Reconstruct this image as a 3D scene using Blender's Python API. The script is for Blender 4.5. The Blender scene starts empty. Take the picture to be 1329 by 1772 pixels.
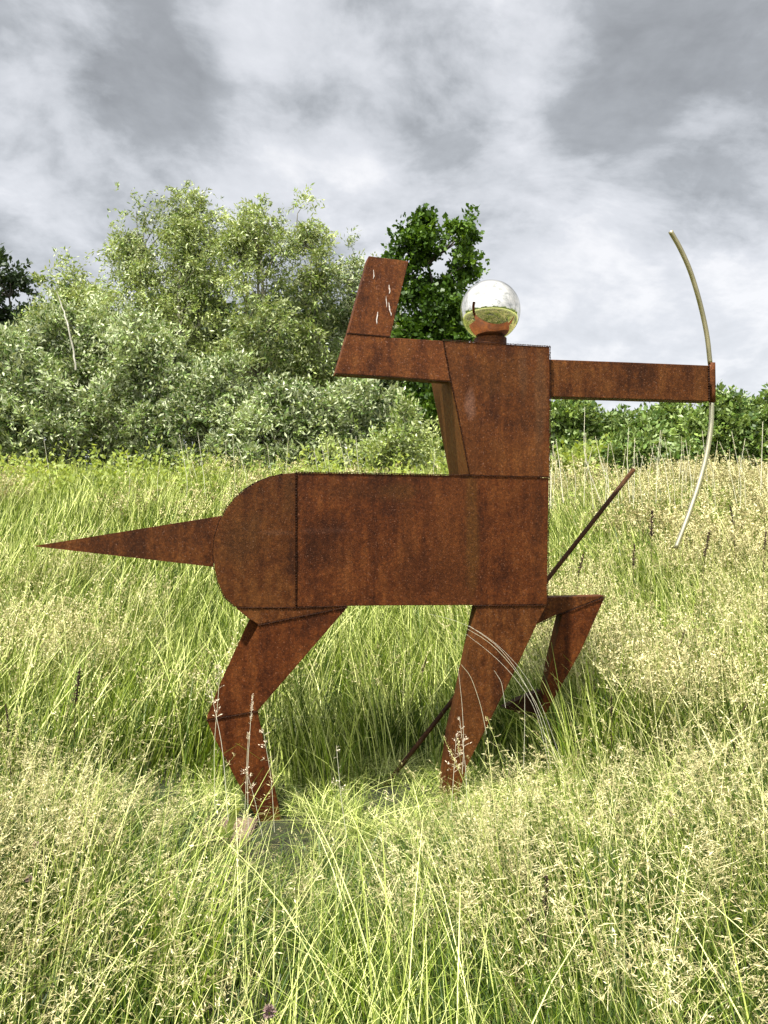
import bpy, bmesh, math, random
import numpy as np
from mathutils import Vector, noise as mnoise

R = math.radians
scene = bpy.context.scene
rng = np.random.default_rng(7)
random.seed(7)

# ------------------------------------------------------------------ camera
EYE = 1.70          # eye height above the ground at the sculpture
FPX, CX, CY = 1400.0, 664.5, 886.0
cam_d = bpy.data.cameras.new('camera')
cam = bpy.data.objects.new('camera', cam_d)
scene.collection.objects.link(cam)
cam.location = (0, 0, EYE)
cam.rotation_euler = (R(90), 0, 0)
cam_d.sensor_fit = 'VERTICAL'
cam_d.sensor_height = 24.0
cam_d.lens = FPX / 1772.0 * 24.0
cam_d.clip_start = 0.05
cam_d.clip_end = 2000
scene.camera = cam

# ------------------------------------------------------------------ light
SUN_ELEV, SUN_AZ = 62.0, 212.0     # azimuth clockwise from +Y (the view direction)
SUN_STRENGTH, SUN_ANGLE = 5.0, 1.2
CLOUD_GAIN = 0.495
scene.view_settings.view_transform = 'Standard'
scene.view_settings.look = 'None'
scene.view_settings.exposure = 0.92
scene.view_settings.gamma = 1.0
scene.view_settings.use_curve_mapping = False
scene.cycles.diffuse_bounces = 1
scene.cycles.transmission_bounces = 3
scene.cycles.max_bounces = 6

sun_dir = Vector((math.sin(R(SUN_AZ)) * math.cos(R(SUN_ELEV)),
                  math.cos(R(SUN_AZ)) * math.cos(R(SUN_ELEV)),
                  math.sin(R(SUN_ELEV))))
sd = bpy.data.lights.new('sun', 'SUN')
sd.energy = SUN_STRENGTH
sd.angle = R(SUN_ANGLE)
sd.color = (1.0, 0.95, 0.86)
sun = bpy.data.objects.new('sun', sd)
scene.collection.objects.link(sun)
sun.rotation_euler = (-sun_dir).to_track_quat('-Z', 'Y').to_euler()
sun.location = (0, 0, 30)


class NT:
    """small helper to write node trees compactly"""
    def __init__(self, tree):
        self.t = tree

    def n(self, typ, **kw):
        nd = self.t.nodes.new(typ)
        for k, v in kw.items():
            setattr(nd, k, v)
        return nd

    def link(self, a, b):
        self.t.links.new(a, b)

    def val(self, sock, v):
        if isinstance(v, bpy.types.NodeSocket):
            self.t.links.new(v, sock)
        else:
            sock.default_value = v

    def math(self, op, a, b=0.0, c=0.0, clamp=False):
        nd = self.n('ShaderNodeMath', operation=op, use_clamp=clamp)
        self.val(nd.inputs[0], a); self.val(nd.inputs[1], b); self.val(nd.inputs[2], c)
        return nd.outputs[0]

    def noise(self, vec, scale, detail=4, rough=0.55, dist=0.0):
        nd = self.n('ShaderNodeTexNoise')
        self.link(vec, nd.inputs['Vector'])
        nd.inputs['Scale'].default_value = scale
        nd.inputs['Detail'].default_value = detail
        nd.inputs['Roughness'].default_value = rough
        nd.inputs['Distortion'].default_value = dist
        return nd.outputs['Fac']

    def ramp(self, fac, stops):
        nd = self.n('ShaderNodeValToRGB')
        cr = nd.color_ramp
        while len(cr.elements) < len(stops):
            cr.elements.new(0.5)
        for e, (p, c) in zip(cr.elements, stops):
            e.position = p
            e.color = (c[0], c[1], c[2], 1) if hasattr(c, '__len__') else (c, c, c, 1)
        self.link(fac, nd.inputs[0])
        return nd.outputs[0]

    def mix(self, fac, a, b, mode='MIX'):
        nd = self.n('ShaderNodeMix', data_type='RGBA', blend_type=mode)
        self.val(nd.inputs[0], fac)
        for s, v in ((nd.inputs[6], a), (nd.inputs[7], b)):
            if not isinstance(v, bpy.types.NodeSocket):
                v = (v[0], v[1], v[2], 1)
            self.val(s, v)
        return nd.outputs[2]

    def mapping(self, vec, scale=(1, 1, 1), loc=(0, 0, 0)):
        nd = self.n('ShaderNodeMapping')
        self.link(vec, nd.inputs['Vector'])
        nd.inputs['Scale'].default_value = scale
        nd.inputs['Location'].default_value = loc
        return nd.outputs[0]


# ------------------------------------------------------------------ sky (world)
world = bpy.data.worlds.new('World')
scene.world = world
world.use_nodes = True
wt = world.node_tree
wt.nodes.clear()
w = NT(wt)
wout = w.n('ShaderNodeOutputWorld')
sky = w.n('ShaderNodeTexSky', sky_type='NISHITA')
sky.sun_disc = False
sky.sun_elevation = R(SUN_ELEV)
sky.sun_rotation = R(SUN_AZ)
bg_sky = w.n('ShaderNodeBackground')
w.link(sky.outputs[0], bg_sky.inputs[0])
bg_sky.inputs[1].default_value = 0.10
tc = w.n('ShaderNodeTexCoord')
dirv = tc.outputs['Generated']
sep = w.n('ShaderNodeSeparateXYZ'); w.link(dirv, sep.inputs[0])
zz = w.math('ADD', w.math('MAXIMUM', sep.outputs[2], 0.0), 0.42)
px = w.math('DIVIDE', sep.outputs[0], zz)
py = w.math('DIVIDE', sep.outputs[1], zz)
cmb = w.n('ShaderNodeCombineXYZ')
w.link(px, cmb.inputs[0]); w.link(py, cmb.inputs[1])
cv = cmb.outputs[0]
wn = w.n('ShaderNodeTexNoise'); w.link(w.mapping(cv, (1, 1, 1), (4.0, 2.0, 1.0)), wn.inputs['Vector'])
wn.inputs['Scale'].default_value = 1.6; wn.inputs['Detail'].default_value = 3
wv_ = w.n('ShaderNodeVectorMath', operation='MULTIPLY_ADD')
w.link(wn.outputs['Color'], wv_.inputs[0]); wv_.inputs[1].default_value = (0.22, 0.22, 0.0); w.link(cv, wv_.inputs[2])
cw = wv_.outputs[0]
tot = w.noise(w.mapping(cw, (1, 1, 1), (3.1, 1.7, 0.0)), 2.0, 7, 0.50)


def blob(pxl, pyl, rad, gain):
    """a cloud bank in one direction of the sky: widens the dark or bright part there"""
    d = Vector(((pxl - CX) / FPX, 1.0, -(pyl - CY) / FPX)).normalized()
    dp = w.n('ShaderNodeVectorMath', operation='DOT_PRODUCT')
    w.link(dirv, dp.inputs[0]); dp.inputs[1].default_value = d
    c0 = math.cos(rad)
    mr = w.n('ShaderNodeMapRange', interpolation_type='SMOOTHERSTEP')
    w.link(dp.outputs['Value'], mr.inputs[0])
    mr.inputs[1].default_value = c0; mr.inputs[2].default_value = 1.0
    mr.inputs[3].default_value = 0.0; mr.inputs[4].default_value = gain
    return mr.outputs[0]


for b in ((60, 130, 0.26, -0.22), (300, 150, 0.14, -0.05), (1280, 200, 0.24, -0.10), (1060, 50, 0.14, -0.08),
          (540, 190, 0.14, 0.14), (400, 20, 0.08, 0.16), (770, 130, 0.10, -0.09), (100, 370, 0.16, 0.09),
          (820, 330, 0.22, 0.03), (1120, 560, 0.24, 0.12), (1220, 400, 0.12, -0.05), (400, 260, 0.10, 0.07)):
    tot = w.math('ADD', tot, blob(*b))
# cloud decks with an edge of their own, one over the other
e1 = w.noise(w.mapping(cw, (1, 1.2, 1), (7.3, 2.2, 0.5)), 5.6, 9, 0.60)
e2 = w.noise(w.mapping(cw, (1, 1.1, 1), (1.9, 9.2, 3.5)), 8.5, 7, 0.58)
deck1 = w.math('ADD', w.math('MULTIPLY', tot, 0.75), w.math('MULTIPLY', e1, 0.25))
lay1 = w.ramp(deck1, [(0.34, 0.0), (0.42, 0.45), (0.50, 0.78), (0.60, 1.0)])
deck2 = w.math('ADD', w.math('MULTIPLY', tot, 0.45), w.math('MULTIPLY', e1, 0.55))
lay2 = w.ramp(deck2, [(0.42, 0.0), (0.50, 0.75), (0.56, 1.0)])
fine = w.ramp(e2, [(0.30, 0.0), (0.70, 1.0)])
bri = w.math('ADD', w.math('MULTIPLY', lay1, 0.42), w.math('MULTIPLY', lay2, 0.38))
bri = w.math('ADD', w.math('MULTIPLY', bri, 1.0), w.math('MULTIPLY', w.math('SUBTRACT', fine, 0.25), 0.34))
ccol = w.ramp(bri, [(0.0, (0.36, 0.372, 0.385)), (0.30, (0.52, 0.54, 0.565)), (0.60, (0.71, 0.73, 0.765)),
                    (0.85, (0.87, 0.885, 0.925)), (1.0, (1.05, 1.05, 1.07))])
# thin cloud glows around the hidden sun
dp = w.n('ShaderNodeVectorMath', operation='DOT_PRODUCT')
w.link(dirv, dp.inputs[0]); dp.inputs[1].default_value = sun_dir
glow = w.n('ShaderNodeMapRange', interpolation_type='SMOOTHSTEP')
w.link(dp.outputs['Value'], glow.inputs[0])
glow.inputs[1].default_value = 0.15; glow.inputs[2].default_value = 0.85
glow.inputs[3].default_value = 1.0; glow.inputs[4].default_value = 2.6
bg_cl = w.n('ShaderNodeBackground')
w.link(ccol, bg_cl.inputs[0])
w.link(w.math('MULTIPLY', glow.outputs[0], CLOUD_GAIN), bg_cl.inputs[1])
mx = w.n('ShaderNodeMixShader')
mx.inputs[0].default_value = 0.92
w.link(bg_sky.outputs[0], mx.inputs[1]); w.link(bg_cl.outputs[0], mx.inputs[2])
w.link(mx.outputs[0], wout.inputs[0])


# ------------------------------------------------------------------ helpers
def W(pxl, pyl, d):
    """a point of the place at distance d in front of the eye"""
    return Vector(((pxl - CX) / FPX * d, d, EYE - (pyl - CY) / FPX * d))


def link(o):
    scene.collection.objects.link(o)
    return o


def tag(o, label=None, cat=None, group=None, kind=None):
    if label: o['label'] = label
    if cat: o['category'] = cat
    if group: o['group'] = group
    if kind: o['kind'] = kind
    return o


def empty(name, loc=(0, 0, 0)):
    o = bpy.data.objects.new(name, None)
    o.empty_display_size = 0.1
    o.location = loc
    return link(o)


def raw_mesh(name, verts, faces, mat, attrs=None, parent=None, smooth=False):
    """verts (n,3); faces: (k,m) int array with m corners each, or a list of such arrays"""
    verts = np.asarray(verts, dtype=np.float32)
    if not isinstance(faces, list):
        faces = [faces]
    faces = [np.asarray(f, dtype=np.int32) for f in faces if len(f)]
    me = bpy.data.meshes.new(name)
    me.vertices.add(len(verts))
    me.vertices.foreach_set('co', verts.ravel())
    loops = np.concatenate([f.ravel() for f in faces])
    starts, s = [], 0
    for f in faces:
        starts.append(s + np.arange(len(f)) * f.shape[1])
        s += f.size
    starts = np.concatenate(starts).astype(np.int32)
    me.loops.add(len(loops))
    me.loops.foreach_set('vertex_index', loops)
    me.polygons.add(len(starts))
    me.polygons.foreach_set('loop_start', starts)
    if smooth:
        me.polygons.foreach_set('use_smooth', np.ones(len(starts), dtype=bool))
    me.update(calc_edges=True)
    for k, v in (attrs or {}).items():
        a = me.attributes.new(k, 'FLOAT', 'POINT')
        a.data.foreach_set('value', np.asarray(v, dtype=np.float32))
    if mat: me.materials.append(mat)
    o = bpy.data.objects.new(name, me)
    if parent is not None: o.parent = parent
    return o


def mesh_obj(name, bm, mat, parent=None, smooth=False):
    me = bpy.data.meshes.new(name)
    bm.normal_update()
    bm.to_mesh(me); bm.free()
    if smooth:
        for p in me.polygons: p.use_smooth = True
    if mat: me.materials.append(mat)
    o = link(bpy.data.objects.new(name, me))
    if parent is not None: o.parent = parent
    return o


def tube_arrays(pts, rads, sides=6, cap=True):
    """tube along pts: verts, quads, tri caps"""
    pts = np.asarray(pts, float); n = len(pts)
    tan = np.gradient(pts, axis=0)
    tan /= np.linalg.norm(tan, axis=1)[:, None] + 1e-9
    ref = np.array([0.0, 1.0, 0.0]) if abs(tan[0][1]) < 0.8 else np.array([1.0, 0, 0])
    V = []
    for i in range(n):
        a = np.cross(tan[i], ref); a /= np.linalg.norm(a) + 1e-9
        b = np.cross(tan[i], a)
        th = np.arange(sides) * 2 * math.pi / sides
        V.append(pts[i] + rads[i] * (np.cos(th)[:, None] * a + np.sin(th)[:, None] * b))
    V = np.concatenate(V)
    F = []
    for i in range(n - 1):
        for k in range(sides):
            k2 = (k + 1) % sides
            F.append((i * sides + k, i * sides + k2, (i + 1) * sides + k2, (i + 1) * sides + k))
    T = []
    if cap:
        for base in (0, (n - 1) * sides):
            for k in range(1, sides - 1):
                T.append((base, base + k, base + k + 1) if base else (base, base + k + 1, base + k))
    return V, np.array(F), np.array(T).reshape(-1, 3)


class Acc:
    """collects geometry into one mesh"""
    def __init__(self):
        self.v, self.q, self.t, self.n = [], [], [], 0
        self.a = {}

    def add(self, V, Q=(), T=(), **attrs):
        self.v.append(V)
        if len(Q): self.q.append(np.asarray(Q) + self.n)
        if len(T): self.t.append(np.asarray(T) + self.n)
        self.n += len(V)
        for k, x in attrs.items():
            self.a.setdefault(k, []).append(np.broadcast_to(np.asarray(x, float), (len(V),)))

    def build(self, name, mat, parent=None, smooth=False, do_link=True):
        fs = []
        if self.q: fs.append(np.concatenate(self.q))
        if self.t: fs.append(np.concatenate(self.t))
        o = raw_mesh(name, np.concatenate(self.v), fs, mat,
                     {k: np.concatenate(v) for k, v in self.a.items()}, parent, smooth)
        if do_link: link(o)
        return o


# ------------------------------------------------------------------ materials
def new_mat(name):
    m = bpy.data.materials.new(name)
    m.use_nodes = True
    m.node_tree.nodes.clear()
    h = NT(m.node_tree)
    out = h.n('ShaderNodeOutputMaterial')
    return m, h, out


def rust_mat(name, tint=(1, 1, 1), ochre=0.0, dark=1.0, stains=()):
    m, h, out = new_mat(name)
    tcn = h.n('ShaderNodeTexCoord'); co = tcn.outputs['Object']
    patch = h.noise(co, 2.6, 5, 0.6, 0.3)
    mid = h.noise(h.mapping(co, (1, 1, 0.55)), 26, 5, 0.65)
    grain = h.noise(co, 170, 3, 0.7)
    grain2 = h.noise(h.mapping(co, (1, 1, 1), (5, 2, 7)), 62, 4, 0.75)
    streak = h.noise(h.mapping(co, (15, 15, 0.9)), 1.0, 5, 0.6)
    broad = h.noise(h.mapping(co, (5.0, 5.0, 0.35), (2, 0, 1)), 1.0, 2, 0.5)
    f = h.math('ADD', h.math('MULTIPLY', patch, 0.40), h.math('MULTIPLY', streak, 0.30))
    f = h.math('ADD', f, h.math('MULTIPLY', mid, 0.30))
    base = h.ramp(f, [(0.35, (0.036, 0.0115, 0.003)), (0.44, (0.078, 0.0245, 0.0055)), (0.51, (0.135, 0.044, 0.009)),
                      (0.60, (0.205, 0.078, 0.018))])
    och = h.ramp(broad, [(0.52, 0.0), (0.68, 1.0)])
    base = h.mix(h.math('MULTIPLY', och, 0.40), base, (0.17, 0.066, 0.016))
    if ochre:
        base = h.mix(ochre, base, (0.20, 0.095, 0.024))
    # shaped stains: (x, z, half width, half height, strength, colour) on the plate
    if stains:
        sx = h.n('ShaderNodeSeparateXYZ'); h.link(co, sx.inputs[0])
        wob = h.math('MULTIPLY', h.math('SUBTRACT', h.noise(h.mapping(co, (4, 4, 2)), 3.0, 4, 0.6), 0.5), 1.6)
        for (cx_, cz_, hw, hh_, st, colr) in stains:
            ex_ = h.math('ABSOLUTE', h.math('DIVIDE', h.math('SUBTRACT', sx.outputs[0], cx_), hw))
            ez_ = h.math('ABSOLUTE', h.math('DIVIDE', h.math('SUBTRACT', sx.outputs[2], cz_), hh_))
            rr_ = h.math('ADD', h.math('POWER', h.math('ADD', h.math('MULTIPLY', ex_, ex_), h.math('MULTIPLY', ez_, ez_)), 0.5), wob)
            mk = h.ramp(rr_, [(0.45, 1.0), (1.0, 0.0)])
            base = h.mix(h.math('MULTIPLY', mk, st), base, colr)
    # pitted scale: dark and light grains of rust
    g = h.ramp(grain, [(0.32, 0.5), (0.50, 1.0), (0.72, 1.6)])
    base = h.mix(0.85, base, g, 'MULTIPLY')
    g2 = h.ramp(grain2, [(0.34, 0.60), (0.50, 0.95), (0.64, 1.55)])
    base = h.mix(0.85, base, g2, 'MULTIPLY')
    sp = h.ramp(h.noise(h.mapping(co, (1, 1, 1), (1, 9, 3)), 120, 2, 0.6), [(0.64, 0.0), (0.70, 1.0)])
    base = h.mix(h.math('MULTIPLY', sp, 0.6), base, (0.42, 0.24, 0.15))
    base = h.mix(1.0, base, (tint[0] * dark * .54, tint[1] * dark * .51, tint[2] * dark * .51), 'MULTIPLY')
    b = h.n('ShaderNodeBsdfPrincipled')
    h.link(base, b.inputs['Base Color'])
    h.link(h.ramp(mid, [(0.3, 0.50), (0.7, 0.78)]), b.inputs['Roughness'])
    b.inputs['Specular IOR Level'].default_value = 0.13
    bp = h.n('ShaderNodeBump')
    bp.inputs['Strength'].default_value = 0.55
    bp.inputs['Distance'].default_value = 0.004
    hh = h.math('ADD', h.math('MULTIPLY', grain, 0.6), h.math('MULTIPLY', grain2, 0.8))
    h.link(hh, bp.inputs['Height'])
    b2 = h.n('ShaderNodeBump')
    b2.inputs['Strength'].default_value = 0.25
    b2.inputs['Distance'].default_value = 0.03
    h.link(patch, b2.inputs['Height']); h.link(bp.outputs[0], b2.inputs['Normal'])
    h.link(b2.outputs[0], b.inputs['Normal'])
    h.link(b.outputs[0], out.inputs[0])
    return m


def plate_xz(x, y):
    u = (x - CX) / FPX
    t_ = 4.572 / (1 - 0.194 * u)
    u0 = (620 - CX) / FPX
    return u * t_ - u0 * 4.572 / (1 - 0.194 * u0), EYE - (y - CY) / FPX * t_


def stain(x, y, wpx, hpx, st, colr):
    a_, b_ = plate_xz(x, y)
    return (a_, b_, wpx / FPX * 4.6, hpx / FPX * 4.6, st, colr)


M_torso = rust_mat('rusted_steel_torso', (1.05, 1.0, 1.0), 0, 1, [
    stain(936, 700, 14, 140, 0.45, (0.16, 0.085, 0.035)), stain(815, 700, 12, 34, 0.7, (0.25, 0.13, 0.08)),
    stain(860, 650, 60, 50, 0.35, (0.15, 0.062, 0.013)), stain(840, 780, 60, 60, 0.35, (0.09, 0.028, 0.005)),
    stain(905, 640, 10, 60, 0.3, (0.19, 0.10, 0.045))])
M_barrel = rust_mat('rusted_steel_barrel', (1.0, 0.86, 0.8), 0, 0.92, [
    stain(817, 930, 14, 130, 0.7, (0.14, 0.068, 0.014)), stain(640, 850, 130, 22, 0.4, (0.07, 0.03, 0.008)),
    stain(560, 918, 60, 6, 0.35, (0.20, 0.10, 0.06)), stain(690, 850, 40, 22, 0.5, (0.14, 0.065, 0.014)),
    stain(930, 930, 14, 110, 0.35, (0.11, 0.045, 0.012)), stain(560, 940, 50, 60, 0.5, (0.045, 0.014, 0.003)), stain(730, 990, 90, 50, 0.4, (0.06, 0.018, 0.004))])
M_rump = rust_mat('rusted_steel_rump', (0.95, 0.92, 0.85), 0, 0.85, [
    stain(420, 935, 40, 60, 0.4, (0.10, 0.048, 0.014)), stain(480, 922, 34, 6, 0.3, (0.19, 0.10, 0.06)),
    stain(500, 850, 14, 60, 0.35, (0.12, 0.055, 0.014))])
M_rust = rust_mat('rusted_weathering_steel')
M_rust_red = rust_mat('rusted_steel_redder', (1.0, 0.84, 0.75))
M_rust_light = rust_mat('rusted_steel_lighter', (1.3, 1.25, 1.4))
M_rust_ochre = rust_mat('rusted_steel_ochre', (1.15, 1.05, 0.9), 0.8)
M_rod = rust_mat('rod_dull_rust', (0.75, 0.95, 1.5), 0.0, 0.8)
M_weld = rust_mat('weld_bead_rust', (0.8, 0.75, 0.8), 0.0, 0.42)


def metal_mat(name, col, rough, bump=0.0):
    m, h, out = new_mat(name)
    tcn = h.n('ShaderNodeTexCoord')
    b = h.n('ShaderNodeBsdfPrincipled')
    b.inputs['Metallic'].default_value = 1.0
    nz = h.noise(tcn.outputs['Object'], 9, 4, 0.6)
    h.link(h.mix(nz, (col[0] * .9, col[1] * .9, col[2] * .9), col), b.inputs['Base Color'])
    h.link(h.ramp(nz, [(0.3, rough * 0.7), (0.7, rough * 1.4)]), b.inputs['Roughness'])
    if bump:
        bp = h.n('ShaderNodeBump'); bp.inputs['Strength'].default_value = bump
        bp.inputs['Distance'].default_value = 0.01
        h.link(h.noise(tcn.outputs['Object'], 5, 2, 0.4), bp.inputs['Height'])
        h.link(bp.outputs[0], b.inputs['Normal'])
    h.link(b.outputs[0], out.inputs[0])
    return m


M_mirror = metal_mat('polished_stainless_steel', (0.95, 0.90, 0.78), 0.015, 0.02)
M_tube = metal_mat('satin_stainless_tube', (0.66, 0.61, 0.42), 0.38)


M_tube_dark = metal_mat('dark_reflection_tube', (0.42, 0.37, 0.22), 0.40)  # upper bow limb: dim reflection of its surroundings put into the metal colour


def pale_streak_mat():
    m, h, out = new_mat('pale_streak_mark')  # mottled pale tone of the thin forearm marks
    tcn = h.n('ShaderNodeTexCoord')
    b = h.n('ShaderNodeBsdfPrincipled')
    h.link(h.ramp(h.noise(tcn.outputs['Object'], 90, 3), [(0.35, (0.36, 0.27, 0.21)), (0.6, (0.68, 0.62, 0.56))]),
           b.inputs['Base Color'])
    b.inputs['Roughness'].default_value = 0.8
    h.link(b.outputs[0], out.inputs[0])
    return m


M_pale_streak = pale_streak_mat()


def leaf_mat(name, stops, transl=0.35, rough=0.45, spec=0.5, back=None, big_scale=0.5):
    """stops: ramp over the per-leaf random value"""
    m, h, out = new_mat(name)
    at = h.n('ShaderNodeAttribute', attribute_name='rnd')
    geo = h.n('ShaderNodeNewGeometry')
    big = h.noise(geo.outputs['Position'], big_scale, 3, 0.6)
    f = h.math('ADD', h.math('MULTIPLY', at.outputs['Fac'], 0.7), h.math('MULTIPLY', h.math('SUBTRACT', big, 0.35), 0.9))
    col = h.ramp(f, stops)
    if back is not None:
        col = h.mix(h.math('MULTIPLY', geo.outputs['Backfacing'], 0.75), col, back)
    b = h.n('ShaderNodeBsdfPrincipled')
    h.link(col, b.inputs['Base Color'])
    b.inputs['Roughness'].default_value = rough
    b.inputs['Specular IOR Level'].default_value = spec
    t = h.n('ShaderNodeBsdfTranslucent')
    h.link(h.mix(1.0, col, (1.25, 1.2, 0.55), 'MULTIPLY'), t.inputs[0])
    mxs = h.n('ShaderNodeMixShader'); mxs.inputs[0].default_value = transl
    h.link(b.outputs[0], mxs.inputs[1]); h.link(t.outputs[0], mxs.inputs[2])
    h.link(mxs.outputs[0], out.inputs[0])
    return m


M_willow = leaf_mat('willow_leaf', [(0.08, (0.022, 0.045, 0.006)), (0.35, (0.09, 0.15, 0.02)), (0.58, (0.26, 0.35, 0.06)), (0.85, (0.62, 0.70, 0.26))],
                    0.16, 0.42, 0.5, (0.46, 0.50, 0.26))
M_sallow = leaf_mat('sallow_leaf', [(0.08, (0.02, 0.04, 0.006)), (0.36, (0.07, 0.125, 0.02)), (0.60, (0.21, 0.30, 0.07)), (0.85, (0.56, 0.66, 0.32))],
                    0.12, 0.42, 0.5, (0.56, 0.60, 0.38))
M_maple = leaf_mat('maple_leaf', [(0.1, (0.015, 0.035, 0.004)), (0.5, (0.055, 0.115, 0.011)), (0.85, (0.15, 0.25, 0.03))],
                   0.30, 0.45, 0.35)
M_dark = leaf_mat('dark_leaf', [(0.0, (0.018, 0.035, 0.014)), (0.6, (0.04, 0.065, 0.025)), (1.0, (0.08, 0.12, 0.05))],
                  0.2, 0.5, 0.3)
M_hedge = leaf_mat('hedge_leaf', [(0.08, (0.018, 0.04, 0.005)), (0.38, (0.06, 0.12, 0.015)), (0.6, (0.15, 0.24, 0.04)), (0.85, (0.38, 0.50, 0.12))],
                   0.2, 0.42, 0.5, (0.28, 0.36, 0.13))
M_lime = leaf_mat('lime_leaf', [(0.0, (0.15, 0.22, 0.03)), (0.5, (0.30, 0.38, 0.06)), (1.0, (0.50, 0.56, 0.17))],
                  0.42, 0.5, 0.4, (0.38, 0.44, 0.16))


def bark_mat(name, c1, c2):
    m, h, out = new_mat(name)
    tcn = h.n('ShaderNodeTexCoord')
    nz = h.noise(h.mapping(tcn.outputs['Object'], (6, 6, 1.4)), 3, 5, 0.65)
    b = h.n('ShaderNodeBsdfPrincipled')
    h.link(h.ramp(nz, [(0.35, c1), (0.65, c2)]), b.inputs['Base Color'])
    b.inputs['Roughness'].default_value = 0.85
    bp = h.n('ShaderNodeBump'); bp.inputs['Distance'].default_value = 0.02
    h.link(nz, bp.inputs['Height']); h.link(bp.outputs[0], b.inputs['Normal'])
    h.link(b.outputs[0], out.inputs[0])
    return m


M_bark = bark_mat('grey_willow_bark', (0.10, 0.095, 0.06), (0.30, 0.28, 0.20))
M_palebark = bark_mat('pale_dead_bark', (0.35, 0.33, 0.26), (0.6, 0.57, 0.48))
M_bark_dark = bark_mat('dark_bark', (0.02, 0.018, 0.013), (0.07, 0.06, 0.045))


def grass_mat(name, green, straw, seed, straw_bias=0.0, transl=0.35):
    """green / straw: two colours each (low, high); attribute t: height on the blade, s: 1 on seed heads"""
    m, h, out = new_mat(name)
    rn = h.n('ShaderNodeAttribute', attribute_name='rnd').outputs['Fac']
    tt = h.n('ShaderNodeAttribute', attribute_name='t').outputs['Fac']
    ss = h.n('ShaderNodeAttribute', attribute_name='s').outputs['Fac']
    oi = h.n('ShaderNodeObjectInfo').outputs['Random']
    geo = h.n('ShaderNodeNewGeometry')
    patch = h.noise(h.mapping(geo.outputs['Position'], (1, 1, 0.15)), 0.9, 3, 0.6)
    rp = h.math('POWER', rn, 1.6)
    cg = h.mix(rp, green[0], green[1])
    cs = h.mix(rp, straw[0], straw[1])
    f = h.math('ADD', h.math('MULTIPLY', h.math('SUBTRACT', patch, 0.5), 2.2), h.math('MULTIPLY', tt, 0.35))
    f = h.math('ADD', f, h.math('MULTIPLY', h.math('SUBTRACT', oi, 0.5), 0.6))
    f = h.math('ADD', f, h.math('MULTIPLY', h.math('SUBTRACT', rn, 0.55), 2.4))
    f = h.math('ADD', f, straw_bias + 0.06, clamp=True)
    col = h.mix(f, cg, cs)
    col = h.mix(ss, col, h.mix(rn, seed[0], seed[1]))
    b = h.n('ShaderNodeBsdfPrincipled')
    h.link(col, b.inputs['Base Color'])
    b.inputs['Roughness'].default_value = 0.5
    b.inputs['Specular IOR Level'].default_value = 0.4
    t = h.n('ShaderNodeBsdfTranslucent')
    h.link(h.mix(1.0, col, (1.15, 1.15, 0.7), 'MULTIPLY'), t.inputs[0])
    mxs = h.n('ShaderNodeMixShader'); mxs.inputs[0].default_value = transl
    h.link(b.outputs[0], mxs.inputs[1]); h.link(t.outputs[0], mxs.inputs[2])
    h.link(mxs.outputs[0], out.inputs[0])
    return m


M_grass = grass_mat('meadow_blade', ((0.035, 0.075, 0.003), (0.38, 0.51, 0.02)), ((0.34, 0.44, 0.03), (0.92, 0.95, 0.38)),
                    ((0.60, 0.52, 0.30), (0.85, 0.79, 0.58)), 0.0, 0.10)
M_dry = grass_mat('dry_seed_grass', ((0.045, 0.085, 0.004), (0.38, 0.48, 0.03)), ((0.32, 0.34, 0.06), (0.90, 0.87, 0.43)),
                  ((0.26, 0.22, 0.08), (0.86, 0.78, 0.42)), 0.02, 0.10)
M_under = grass_mat('low_shade_tone_blade', ((0.018, 0.042, 0.004), (0.06, 0.12, 0.010)), ((0.05, 0.085, 0.010), (0.12, 0.17, 0.02)),
                    ((0.1, 0.1, 0.05), (0.2, 0.2, 0.1)), -0.3, 0.10)  # dark blade colour puts shade into the gaps under the taller grass
M_stem = grass_mat('pale_stem', ((0.75, 0.72, 0.50), (0.85, 0.82, 0.62)), ((0.78, 0.74, 0.54), (0.88, 0.84, 0.68)),
                   ((0.62, 0.50, 0.34), (0.85, 0.75, 0.58)), 0.3, 0.2)


def simple_mat(name, c1, c2, scale=30, rough=0.9):
    m, h, out = new_mat(name)
    tcn = h.n('ShaderNodeTexCoord')
    nz = h.noise(tcn.outputs['Object'], scale, 5, 0.65)
    b = h.n('ShaderNodeBsdfPrincipled')
    h.link(h.ramp(nz, [(0.35, c1), (0.65, c2)]), b.inputs['Base Color'])
    b.inputs['Roughness'].default_value = rough
    bp = h.n('ShaderNodeBump'); bp.inputs['Distance'].default_value = 0.02
    h.link(nz, bp.inputs['Height']); h.link(bp.outputs[0], b.inputs['Normal'])
    h.link(b.outputs[0], out.inputs[0])
    return m


M_seedhead = simple_mat('dark_brown_seed', (0.035, 0.018, 0.010), (0.10, 0.05, 0.028), 200)
M_slab = simple_mat('weathered_slab', (0.10, 0.06, 0.045), (0.22, 0.15, 0.11), 14)


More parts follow.
